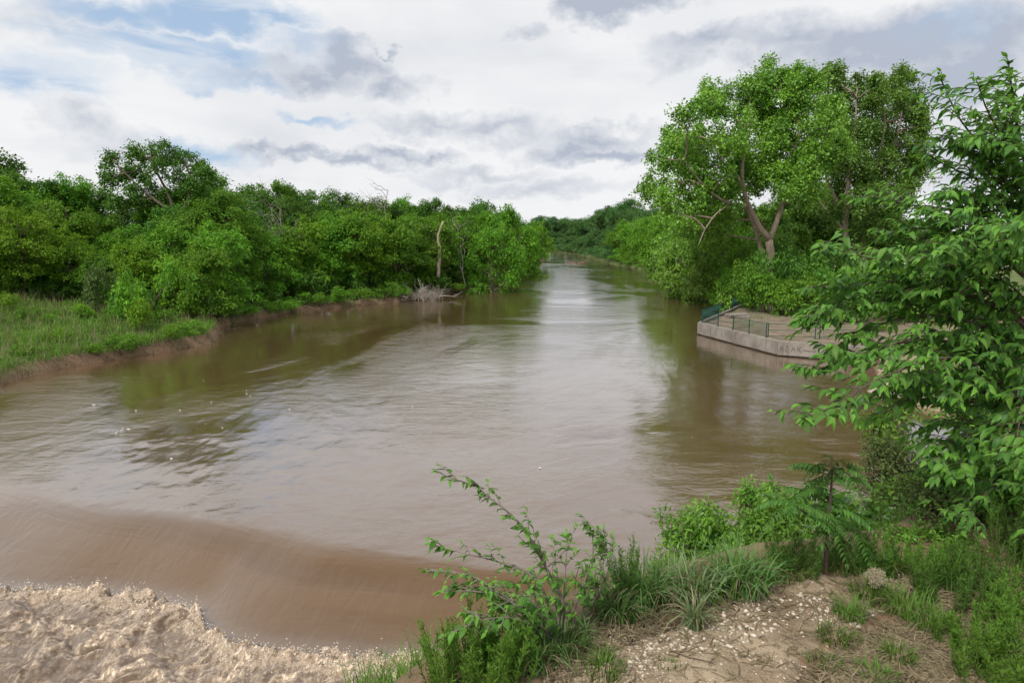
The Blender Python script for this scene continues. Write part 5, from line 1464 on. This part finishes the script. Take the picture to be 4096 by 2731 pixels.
# ================================================================== feathery weeds
def feathery(px, py, n, H, mat, label, seed, spread=.14, name='feathery_weed', group='feathery green weeds', leafL=.032, lean=.35):
    rng = np.random.default_rng(seed); g0 = ground_hit(px, py)
    sm = MB(); fm = MB()
    for k in range(n):
        a = rng.uniform(0, 6.28); r_ = spread * math.sqrt(rng.random())
        b0 = np.array([math.cos(a) * r_, math.sin(a) * r_, 0])
        b0[2] = hz(g0[0] + b0[0], g0[1] + b0[1]) - g0[2] - .01
        h = H * rng.uniform(.55, 1.1)
        tip = b0 + np.array([math.cos(a) * lean * h * rng.random(), math.sin(a) * lean * h * rng.random(), h])
        st = wander(b0, tip, 8, .02, rng)
        tube(sm, st, np.linspace(.0028, .001, 8), 4, cap=False)
        m_ = 60
        tt = rng.uniform(.12, 1.0, m_)
        P = np.stack([np.interp(tt, np.linspace(0, 1, 8), st[:, q_]) for q_ in range(3)], 1)
        th = rng.uniform(0, 6.28, m_)
        D = np.stack([np.cos(th), np.sin(th), rng.uniform(.5, 1.5, m_)], 1)
        leaves(fm, P, D, rng.normal(size=(m_, 3)), leafL * rng.uniform(.6, 1.3, m_) * (1.15 - .5 * tt), .0045, np.clip(.3 + .5 * tt + rng.normal(size=m_) * .15, 0, 1))
    return thing(name, g0, [('stem', sm.mesh('weed_stems', G_NEAR), None), ('foliage', fm.mesh('weed_foliage', mat), None)], label, 'weed', group)
W_BRIGHT = leaf_mat('weed_bright_green', (0.055, 0.140, 0.014), (0.150, 0.305, 0.034), trans=0.3, rough=0.6)
W_DEEP = leaf_mat('weed_deep_green', (0.036, 0.092, 0.014), (0.105, 0.210, 0.032), trans=0.3, rough=0.6)
feathery(478, 694, 90, .27, W_BRIGHT, 'bright feathery green weed at the bottom edge left of the path', 1, .17)
feathery(505, 672, 50, .20, W_BRIGHT, 'smaller feathery green weed behind the bottom one', 2, .11)
feathery(955, 600, 45, .20, W_DEEP, 'feathery weed before the dark hollow at right', 3, .16)
feathery(990, 590, 50, .24, W_DEEP, 'tall feathery weed right of the dark hollow', 4, .18)
feathery(1018, 640, 45, .24, W_BRIGHT, 'feathery weed in the right bottom corner', 5, .16)
feathery(968, 650, 30, .15, W_BRIGHT, 'small feathery weed right of the straw patch', 6, .12)
feathery(865, 565, 50, .16, W_DEEP, 'feathery weed behind the fluffy seed head', 7, .15)
feathery(925, 575, 45, .18, W_BRIGHT, 'feathery weed left of the dark hollow', 8, .15)
feathery(1000, 690, 45, .22, W_BRIGHT, 'feathery weed cut by the bottom right edge', 9, .15)
feathery(800, 566, 40, .15, W_DEEP, 'feathery weed left of the tree-of-heaven stem', 10, .15)
feathery(628, 600, 26, .27, W_DEEP, 'thin feathery weed among the grass clumps', 11, .09)
feathery(1025, 560, 50, .30, W_DEEP, 'tall feathery weed at the right edge under the branches', 12, .16)

# ================================================================== shrubs with leaves that can be told apart
LEAF_NEAR = leaf_mat('leaves_near', (0.036, 0.120, 0.016), (0.150, 0.330, 0.034), trans=0.30, rough=0.48, spec=0.25)
LEAF_YOUNG = leaf_mat('leaves_young', (0.11, 0.235, 0.020), (0.24, 0.38, 0.045), trans=0.35, rough=0.42, spec=0.45)
BRANCH = plain_mat('branch_brown', (0.060, 0.042, 0.030), (0.150, 0.112, 0.082), 20, 0.85, 0.3)
BRANCH_GREY = plain_mat('branch_grey', (0.13, 0.105, 0.085), (0.27, 0.225, 0.185), 20, 0.85, 0.3)
def leafy_plant(name, base, branches, label, cat, seed, L, W, step, tw_len, tw_step, leafmat, branchmat, n_parts=300, twig_from=0.2, wind=(0, 0, 0), droop=.5, group=None, young=True, spread=1.0, tw_up=.25, per_twig=None):
    """branches: (world polyline, r0, r1); twigs leave them in turn and carry alternate leaves. The leaves that show largest
    are parts of their own, the rest one part."""
    rng = np.random.default_rng(seed); base = np.asarray(base, float); wind = np.asarray(wind, float)
    wood = MB(); LP, LD, LN, LS, LV = [], [], [], [], []
    def dress(p, n, k0=.15, grow=1.0):
        tt = np.linspace(k0, 1.0, n) + rng.normal(size=n) * .02
        tt = np.clip(tt, 0, 1)
        idx = np.linspace(0, 1, len(p))
        P = np.stack([np.interp(tt, idx, p[:, q_]) for q_ in range(3)], 1)
        dirn = unit(p[-1] - p[0]); side = unit(np.cross(dirn, [0, 0, 1.0]))
        for k in range(n):
            s_ = 1 if k % 2 else -1
            last = k >= n - 2
            d = dirn * (.55 if not last else 1.2) + side * s_ * (.75 if not last else .2) + np.array([0, 0, -droop * rng.uniform(.3, 1.2)]) + wind + rng.normal(size=3) * .25
            LP.append(P[k]); LD.append(d); LN.append(np.array([0, 0, 1.0]) + rng.normal(size=3) * .35 + dirn * .1)
            LS.append(rng.uniform(.5, 1.15) * grow * (.65 if last else 1.0)); LV.append(.8 + .15 * rng.random() if (last and young) else np.clip(.38 + rng.normal() * .27, 0, .9))
    for pts, r0, r1, *opt in branches:
        n = max(6, int(np.linalg.norm(np.diff(pts, axis=0), axis=1).sum() / .05))
        p = smooth_poly(pts, n)
        p[1:] += np.cumsum(rng.normal(size=(n - 1, 3)) * .0025, 0)
        tube(wood, p - base, np.linspace(r0, r1, n), 7)
        tf = opt[0] if opt else twig_from
        length = np.linalg.norm(np.diff(p, axis=0), axis=1).sum()
        m_ = max(2, int(length * (1 - tf) / tw_step))
        for k, tt in enumerate(np.linspace(tf, 1.0, m_)):
            i0 = min(int(tt * (n - 1)), n - 2)
            a = p[i0]; dirn = unit(p[i0 + 1] - p[i0]); side = unit(np.cross(dirn, [0, 0, 1.0]))
            ang = rng.uniform(-.9, .9)
            up_ = np.cross(side, dirn)
            out = dirn * rng.uniform(.4, 1.0) + spread * (1 if k % 2 else -1) * (side * math.cos(ang) + up_ * math.sin(ang)) * .9 + np.array([0, 0, tw_up]) + wind * .6
            if tt > .97: out = dirn
            TL = tw_len * rng.uniform(.5, 1.15) * (1 - .35 * tt)
            q_ = wander(a, a + unit(out) * TL, 7, .03, rng, .06)
            tube(wood, q_ - base, np.linspace(max(r1, .0035) * .8, .0012, 7), 4, cap=False)
            dress(q_, max(3, int(TL / step)))
        dress(p[int(n * .8):], max(3, int(length * .2 / step)))
    P = np.array(LP) - base; D = unit(np.array(LD)); N = np.array(LN); S = np.array(LS); Vv = np.array(LV)
    root = empty(name, base, label, cat, group)
    put('branches', wood.mesh(name + '_wood', branchmat, True), root)
    # leaves that show largest: near the camera
    dist = np.linalg.norm(P + base - np.array([0, 0, CAM_Z]), axis=1) / S
    vis = np.array([(0 <= to_px(pp + base)[0] <= 1024) and (0 <= to_px(pp + base)[1] <= 682) for pp in P])
    order = np.argsort(np.where(vis, dist, 99)); solo = order[:n_parts]
    rest = order[n_parts:]
    shapes = []
    for k in range(6):
        mb = MB(); v_ = [.2, .35, .45, .55, .7, .95][k]
        big_leaves(mb, np.zeros((1, 3)), np.array([[1.0, 0, 0]]), np.array([[0, 0, 1.0]]), L, W, v_, curl=.1 + .18 * k, fold=.16 + .03 * k)
        shapes.append((v_, mb.mesh(name + '_leaf', leafmat, True)))
    from mathutils import Matrix
    for k in solo:
        d = D[k]; nn = N[k] - np.dot(N[k], d) * d; nn /= np.linalg.norm(nn); sd_ = np.cross(nn, d)
        me = min(shapes, key=lambda s_: abs(s_[0] - Vv[k]))[1]
        o = bpy.data.objects.new('leaf', me); col.objects.link(o); o.parent = root
        Mx = Matrix(((d[0], sd_[0], nn[0], P[k][0]), (d[1], sd_[1], nn[1], P[k][1]), (d[2], sd_[2], nn[2], P[k][2]), (0, 0, 0, 1)))
        o.matrix_local = Mx @ Matrix.Scale(S[k], 4)
    if len(rest):
        mb = MB(); big_leaves(mb, P[rest], D[rest], N[rest], L * S[rest], W * S[rest], Vv[rest], curl=rng.uniform(.0, 1.1, len(rest)))
        put('foliage', mb.mesh(name + '_foliage', leafmat, True), root)['kind'] = 'stuff'
    return root, len(P)
def pl(pts, d0, d1=None):
    n = len(pts); ds = np.linspace(d0, d1 if d1 is not None else d0, n)
    return np.array([atd(x, y, d) for (x, y), d in zip(pts, ds)])

# ---- the leaning shrub at the brink
sb0 = ground_hit(560, 640); SD = sb0[1]
shrub_br = [
    (pl([(566, 640), (568, 612), (558, 588), (547, 566), (534, 539), (519, 514), (503, 502), (484, 488), (474, 476)], SD, SD + .05), .0085, .002, .25),
    (pl([(484, 488), (468, 482), (452, 478), (439, 473)], SD + .05, SD), .003, .0015, .5),
    (pl([(556, 645), (540, 620), (520, 605), (500, 590), (474, 573), (450, 570), (427, 571)], SD, SD - .1), .006, .0016, .25),
    (pl([(556, 640), (545, 600), (531, 573), (512, 566), (495, 562), (470, 556), (452, 553), (428, 545)], SD + .05, SD + .1), .006, .0016, .25),
    (pl([(560, 640), (540, 625), (515, 600), (490, 592), (462, 588), (440, 592)], SD - .05, SD - .15), .005, .0016, .3),
    (pl([(565, 640), (545, 610), (528, 590), (505, 578), (488, 590)], SD + .1, SD + .15), .005, .0016, .3),
    (pl([(575, 640), (582, 612), (592, 596), (593, 575), (595, 554), (596, 524), (584, 516)], SD + .15, SD + .2), .0055, .0014, .3),
    (pl([(578, 640), (590, 612), (604, 590), (616, 568), (612, 552), (607, 544)], SD + .2, SD + .25), .005, .0014, .3),
    (pl([(560, 645), (556, 610), (552, 585), (546, 560), (540, 548)], SD - .02, SD), .005, .0015, .25),
    (pl([(572, 645), (574, 615), (580, 590), (584, 575), (590, 562)], SD, SD + .02), .005, .0015, .25),
    (pl([(552, 648), (530, 632), (505, 618), (480, 612), (466, 610)], SD - .05, SD - .2), .0045, .0015, .3),
    (pl([(548, 566), (560, 555), (570, 545), (572, 535)], SD, SD), .003, .0012, .2),
]
for pts, r0_, r1_, tf in list(shrub_br[2::2]):
    rj = np.random.default_rng(int(r0_ * 1e5) + len(pts) + int(pts[-1][0] * 100) % 97)
    shrub_br.append((pts + np.linspace(0, 1, len(pts))[:, None] * (rj.normal(size=3) * np.array([.09, .15, .07])), r0_ * .7, r1_, tf))
leafy_plant('leaning_shrub', sb0, shrub_br, 'sparse leafy shrub leaning out over the weir from the path edge', 'shrub', 5, .049, .024, .015, .13, .033, LEAF_NEAR, BRANCH_GREY, 300, wind=(-.35, 0, 0), droop=.45, tw_up=.3)

# ---- bright bushes on the slope right of the grass
BUSHL = leaf_mat('leaves_bright_bush', (0.060, 0.155, 0.012), (0.185, 0.360, 0.035), trans=0.32, rough=0.45, spec=0.4)
def slope_bush(px, py, wpx, hpx, d, mat, label, seed, leafL=.045, leafW=.018, n_lobes=16, per=26, name='slope_bush', group='bushes on the near slope', cr=.07, barkm=None, dens=3.0):
    rng = np.random.default_rng(seed)
    c0 = atd(px, py, d); base = np.array([c0[0], c0[1], hz(c0[0], c0[1])])
    rx, rz = wpx / 2 * d / FPX, hpx / 2 * d / FPX
    zc = c0[2] - base[2]
    lobes = []
    for k in range(n_lobes):
        q_ = unit(rng.normal(size=3)) * rng.uniform(.35, 1) ** .5
        lobes.append((np.array([q_[0] * rx * .75, q_[1] * rx * .7, zc + q_[2] * rz * .75]), np.full(3, min(rx, rz) * rng.uniform(.34, .55))))
    cm = MB(); cl = crown_mesh(cm, lobes, rng, clump_r=cr, density=dens, per=per, L=leafL, W=leafW, up=.9, flat=.8)
    tm = MB()
    for k, (c, r_) in enumerate(lobes):
        p = wander((rng.normal() * .04, rng.normal() * .04, -.08), c, 7, .05, rng, .03)
        tube(tm, p, np.linspace(.009, .003, 7), 5)
        dd_ = np.linalg.norm(cl - c, axis=1)
        for q_ in np.argsort(dd_)[:16:2]:
            tube(tm, wander(p[5], cl[q_], 4, .06, rng), [.003, .0025, .002, .001], 4, cap=False)
    return thing(name, base, [('stem', tm.mesh('slope_bush_stems', barkm or BRANCH), None), ('foliage', cm.mesh('slope_bush_foliage', mat), None)], label, 'bush', group)
slope_bush(708, 545, 104, 92, 4.9, BUSHL, 'bright yellow-green bush on the slope left of the tree-of-heaven', 1, n_lobes=20)
slope_bush(758, 535, 96, 92, 4.8, BUSHL, 'bright green bush just left of the tree-of-heaven', 2, n_lobes=20)
slope_bush(672, 572, 56, 44, 4.5, BUSHL, 'small bright bush above the grass row', 3, n_lobes=10)
slope_bush(738, 562, 64, 34, 4.3, BUSHL, 'low bright greenery at the brink behind the grass row', 24, leafL=.035, leafW=.016, n_lobes=12, cr=.05)
slope_bush(748, 494, 26, 36, 5.2, BUSHL, 'thin bright sprig rising above the bright bushes', 4, n_lobes=6, per=14)
VINE = leaf_mat('leaves_broad_vine', (0.040, 0.130, 0.012), (0.130, 0.310, 0.030), trans=0.3, rough=0.4, spec=0.45)
slope_bush(855, 515, 90, 72, 5.4, VINE, 'broad-leaved vine thicket right of the tree-of-heaven stem', 5, leafL=.085, leafW=.070, per=12, n_lobes=18, cr=.10)
slope_bush(800, 552, 70, 40, 4.6, VINE, 'broad-leaved greenery behind the tree-of-heaven foot', 6, leafL=.06, leafW=.045, per=14, n_lobes=12)
JUN = leaf_mat('leaves_small_olive', (0.050, 0.085, 0.020), (0.140, 0.190, 0.050), trans=0.2, rough=0.6)
slope_bush(905, 480, 90, 110, 6.5, JUN, 'fine-leaved olive bush on the slope below the near branches', 7, leafL=.035, leafW=.018, n_lobes=24, per=34, cr=.09)
slope_bush(945, 530, 120, 100, 6.0, JUN, 'fine-leaved dark bush above the shaded hollow', 8, leafL=.035, leafW=.018, n_lobes=26, per=34, cr=.09)
slope_bush(895, 425, 60, 60, 7.5, BUSHL, 'small-leaved green bush reaching over the water behind the near branches', 9, leafL=.06, leafW=.032, n_lobes=14, cr=.12, per=20)
slope_bush(990, 500, 90, 120, 6.2, LEAF_NEAR, 'leafy dark bush at the right edge below the branches', 10, leafL=.07, leafW=.035, n_lobes=20, cr=.12, per=20)
slope_bush(985, 420, 90, 70, 8.5, BUSHL, 'bright leafy bush behind the near branches at right', 11, leafL=.08, leafW=.04, n_lobes=16, cr=.14, per=20)
slope_bush(935, 500, 110, 80, 5.6, BUSHL, 'green bush covering the slope behind the seed head', 13, leafL=.05, leafW=.022, n_lobes=18, cr=.09)
slope_bush(985, 535, 100, 70, 5.0, JUN, 'dull olive bush over the bare slope at right', 14, leafL=.04, leafW=.018, n_lobes=18, per=30, cr=.08)
slope_bush(880, 545, 90, 50, 4.6, BUSHL, 'low leafy bush behind the seed head and the stem', 15, leafL=.045, leafW=.022, n_lobes=16)
slope_bush(780, 510, 70, 60, 5.4, BUSHL, 'bright bush behind the fronds of the tree-of-heaven', 16, leafL=.05, leafW=.022, n_lobes=14)
slope_bush(1010, 560, 60, 50, 4.4, LEAF_NEAR, 'low leafy bush at the right edge above the weeds', 12, leafL=.05, leafW=.028, n_lobes=12)

slope_bush(655, 590, 40, 30, 3.5, BUSHL, 'small leafy weed between the grass clumps, nearest the leaning shrub', 21, leafL=.03, leafW=.013, n_lobes=9, per=12, cr=.04)
slope_bush(705, 580, 46, 34, 3.6, BUSHL, 'small leafy weed behind the pale spiky tuft', 22, leafL=.03, leafW=.013, n_lobes=9, per=12, cr=.04)
slope_bush(742, 572, 50, 36, 3.7, BUSHL, 'small leafy weed at the right end of the grass row', 23, leafL=.03, leafW=.013, n_lobes=10, per=12, cr=.04)
for px_, py_, wd_, hp_, m_, lab_ in ((908, 512, 70, 50, BUSHL, 'leafy bush on the bare slope, nearest the tree-of-heaven'), (940, 516, 76, 60, JUN, 'olive bush on the bare slope below the low branch'), (975, 512, 80, 64, LEAF_NEAR, 'dark leafy bush on the bare slope at right'), (1008, 505, 80, 80, BUSHL, 'leafy bush on the bare slope at the right edge'), (925, 540, 60, 34, BUSHL, 'low bush at the foot of the bare slope')):
    bush(px_, py_, wd_, hp_, m_, lab_, 'bushes on the near slope', 'slope_bush')

# ---- tree-of-heaven sapling
th0 = ground_hit(826, 574); TD = th0[1]
HEAV = leaf_mat('leaves_tree_of_heaven', (0.030, 0.100, 0.014), (0.105, 0.245, 0.030), trans=0.28, rough=0.5, spec=0.2)
REDDISH = leaf_mat('leaves_reddish_young', (0.120, 0.105, 0.018), (0.220, 0.175, 0.030), trans=0.3, rough=0.42, spec=0.5)
root = empty('tree_of_heaven', th0, 'dark feather-leaved tree-of-heaven sapling with reddish tip above the path', 'sapling')
rng = np.random.default_rng(71)
stem_p = pl([(826, 578), (826, 555), (827, 532), (829, 512), (831, 492), (832, 474), (832, 456)], TD, TD + .05)
mb = MB(); tube(mb, smooth_poly(stem_p - th0, 20), np.linspace(.011, .004, 20), 8)
fork = pl([(827, 533), (818, 522), (806, 512), (794, 505)], TD, TD - .15); tube(mb, smooth_poly(fork - th0, 10), np.linspace(.007, .003, 10), 6)
fork2 = pl([(828, 548), (838, 535), (850, 525)], TD, TD + .1); tube(mb, smooth_poly(fork2 - th0, 10), np.linspace(.006, .003, 10), 6)
put('stem', mb.mesh('heaven_stem', BRANCH, True), root)
def frond(a, az, L, rise, sag, mat):
    n = 14
    tt = np.linspace(0, 1, n)
    d = np.array([math.cos(az), math.sin(az), 0])
    p = a + d * (L * tt)[:, None] * np.cos(rise * .6)
    p[:, 2] = a[2] + L * (math.sin(rise) * tt - sag * tt ** 2)
    mb = MB(); tube(mb, p, np.linspace(.0022, .0008, n), 4, cap=False)
    P, D, N = [], [], []
    tang = unit(np.gradient(p, axis=0)); side = unit(np.cross(tang, [0, 0, 1.0]))
    for k in range(2, n):
        for s_ in (-1, 1):
            P.append(p[k]); D.append(tang[k] * .35 + side[k] * s_ + np.array([0, 0, -.42]) + rng.normal(size=3) * .10); N.append(np.array([0, 0, 1.0]) + side[k] * s_ * .35 + rng.normal(size=3) * .12)
    P.append(p[-1]); D.append(tang[-1] + np.array([0, 0, -.3])); N.append(np.array([0, 0, 1.0]))
    sz = L * .23 * np.r_[np.repeat(np.sin(np.linspace(.75, 2.6, n - 2)), 2), .7]
    big_leaves(mb, np.array(P), np.array(D), np.array(N), sz, sz * .34, np.clip(.45 + rng.normal(size=len(P)) * .2, 0, 1), curl=.45)
    put('frond', mb.mesh('frond', mat, True), root)
sp_ = smooth_poly(stem_p - th0, 40)
for k in range(36):
    tt = rng.uniform(.45, 1.0) if k > 8 else rng.uniform(.85, 1.0)
    a = sp_[int(tt * 39)]
    frond(a, k * 2.4 + rng.normal() * .3, rng.uniform(.13, .235) * (1.1 - .45 * max(0, tt - .8) / .2), rng.uniform(.15, .8), rng.uniform(.35, .9), REDDISH if tt > .95 and k % 2 else HEAV)
for a, kk in ((fork[-1] - th0, 7), (fork2[-1] - th0, 5), (fork[2] - th0, 3)):
    for k in range(kk):
        frond(a, k * 6.28 / kk + rng.normal() * .3, rng.uniform(.14, .22), rng.uniform(.2, .6), rng.uniform(.4, .8), HEAV)
# ---- fluffy seed head
sh = atd(876, 577, ground_hit(884, 600)[1]); gb = np.array([sh[0] + .01, sh[1], hz(sh[0] + .01, sh[1])])
root = empty('seed_head_plant', gb, 'fluffy beige seed head on a stalk above the path bend', 'seed head')
mb = MB(); tube(mb, smooth_poly([(0, 0, -.02), (.004, 0, (sh[2] - gb[2]) * .5), sh - gb], 10), np.linspace(.0028, .002, 10), 5); put('stalk', mb.mesh('stalk', G_NEAR, True), root)
mb = MB(); n = 170; dirs = unit(rng.normal(size=(n, 3))); c0 = sh - gb
FLUFF = leaf_mat('seed_fluff', (0.42, 0.34, 0.24), (0.66, 0.57, 0.44), trans=0.4, rough=0.8, spec=0.1)
leaves(mb, c0 + dirs * .006, dirs, rng.normal(size=(n, 3)), .042 * rng.uniform(.8, 1.05, n), .0022, rng.random(n))
tips = c0 + dirs * .040
for k in range(2):
    leaves(mb, tips, dirs * .5 + rng.normal(size=(n, 3)) * .8, rng.normal(size=(n, 3)), .014, .003, rng.random(n))
put('fluff', mb.mesh('fluff', FLUFF), root)

# ================================================================== the near sapling whose branches fill the right side
ND = 4.0
tb0 = np.array([atd(1085, 600, ND)[0], ND, 0.0]); tb0[2] = hz(tb0[0], tb0[1])
main = np.vstack([[tb0 + np.array([0, 0, -.1])], pl([(1072, 480), (1055, 380), (1040, 290), (1028, 210), (1016, 130), (1004, 70)], ND, ND)])
B_N = lambda pts, d0, d1: pl(pts, d0, d1)
near_br = [
    (main, .030, .004, .5),
    (B_N([(1060, 440), (1030, 415), (1000, 400), (965, 387), (935, 383), (905, 380), (880, 390)], 4.0, 3.6), .016, .003, .25),
    (B_N([(1064, 430), (1030, 405), (1008, 385), (985, 362), (955, 345), (920, 340), (885, 348), (850, 362), (815, 374), (803, 372)], 4.0, 3.5), .017, .0025, .2),
    (B_N([(1055, 380), (1030, 350), (1000, 335), (965, 320), (930, 312), (895, 318), (860, 330), (835, 345)], 4.0, 3.7), .014, .0025, .2),
    (B_N([(1050, 350), (1020, 320), (985, 300), (945, 288), (905, 292), (870, 300), (835, 308), (812, 312)], 4.0, 3.6), .013, .0025, .2),
    (B_N([(1046, 320), (1010, 290), (975, 272), (940, 262), (905, 262), (875, 258), (845, 250), (838, 246)], 4.0, 3.8), .012, .0025, .2),
    (B_N([(1040, 290), (1010, 262), (980, 245), (950, 232), (925, 225), (900, 228), (888, 236)], 4.0, 4.2), .011, .0025, .2),
    (B_N([(1036, 250), (1010, 228), (985, 210), (962, 198), (945, 200)], 4.0, 3.7), .010, .0025, .2),
    (B_N([(1034, 235), (1010, 205), (985, 180), (962, 170), (940, 160), (928, 152)], 4.0, 4.1), .010, .0025, .2),
    (B_N([(1028, 210), (1005, 180), (985, 150), (968, 128), (955, 105), (948, 90), (943, 74)], 4.0, 3.8), .009, .0025, .2),
    (B_N([(1022, 170), (1005, 145), (990, 120), (980, 100), (975, 84)], 4.0, 3.6), .008, .0025, .2),
    (B_N([(1016, 130), (1020, 100), (1030, 80), (1040, 66)], 4.0, 3.8), .007, .0025, .2),
    (B_N([(1030, 220), (1050, 190), (1060, 150)], 4.0, 3.6), .008, .0025, .2),
    (B_N([(1072, 480), (1045, 455), (1015, 440), (985, 432), (955, 440), (930, 450)], 4.0, 3.5), .012, .0025, .2),
    (B_N([(1075, 500), (1050, 490), (1020, 480), (990, 480), (965, 500), (950, 520)], 4.0, 3.5), .011, .0025, .2),
    (B_N([(1078, 520), (1050, 520), (1020, 525), (1000, 540), (985, 560)], 4.0, 3.6), .010, .0025, .2),
    (B_N([(1060, 400), (1035, 375), (1010, 355), (985, 335), (960, 340)], 4.0, 4.4), .010, .0025, .2),
    (B_N([(1045, 310), (1020, 300), (990, 310), (960, 330)], 4.0, 4.5), .009, .0025, .2),
    (B_N([(1064, 430), (1040, 420), (1010, 425), (980, 420), (950, 415), (925, 425)], 4.0, 4.3), .010, .0025, .2),
    (B_N([(1080, 540), (1055, 548), (1030, 560), (1005, 575)], 4.0, 3.7), .010, .0025, .2),
    (B_N([(1076, 505), (1045, 505), (1010, 505), (975, 520)], 4.0, 4.3), .010, .0025, .2),
    (B_N([(1070, 470), (1040, 470), (1005, 465), (970, 465), (940, 480)], 4.0, 4.4), .010, .0025, .2),
    (B_N([(1030, 200), (1015, 160), (1008, 120), (1012, 85)], 4.0, 4.3), .008, .0025, .2),
    (B_N([(1034, 240), (1020, 200), (1000, 170), (975, 150), (952, 140)], 4.0, 4.4), .008, .0025, .2),
    (B_N([(1036, 260), (1005, 240), (970, 225), (945, 215)], 4.0, 3.4), .008, .0025, .2),
    (B_N([(1044, 330), (1020, 335), (990, 350), (965, 375), (945, 395)], 4.0, 3.4), .008, .0025, .2),
    (B_N([(1038, 270), (1015, 250), (995, 265), (970, 285), (945, 300)], 4.0, 3.5), .008, .0025, .2),
]
rj = np.random.default_rng(88)
for pts, r0_, r1_, tf in list(near_br[1:]):
    near_br.append((pts + np.linspace(0, 1, len(pts))[:, None] * (rj.normal(size=3) * np.array([.10, .28, .10]) - np.array([0, 0, .16 if pts[-1][2] > 9.0 else 0])), r0_ * .7, r1_, tf))
    if pts[-1][2] < 8.9:
        near_br.append((pts + np.linspace(0, 1, len(pts))[:, None] * (rj.normal(size=3) * np.array([.16, .35, .12])), r0_ * .6, r1_, tf))
    if pts[-1][2] > 8.7:
        near_br.append((pts + np.linspace(0, 1, len(pts))[:, None] * (rj.normal(size=3) * np.array([.14, .3, .08]) + np.array([.10, 0, -.30])), r0_ * .6, r1_, tf))
rt, nl = leafy_plant('near_sapling', tb0, near_br, 'near leafy sapling whose long branches hang in from the right edge', 'sapling', 17, .082, .034, .019, .25, .042, LEAF_NEAR, BRANCH, 300, wind=(-.45, -.05, -.05), droop=.55, tw_up=.15)
print('near leaves', nl)
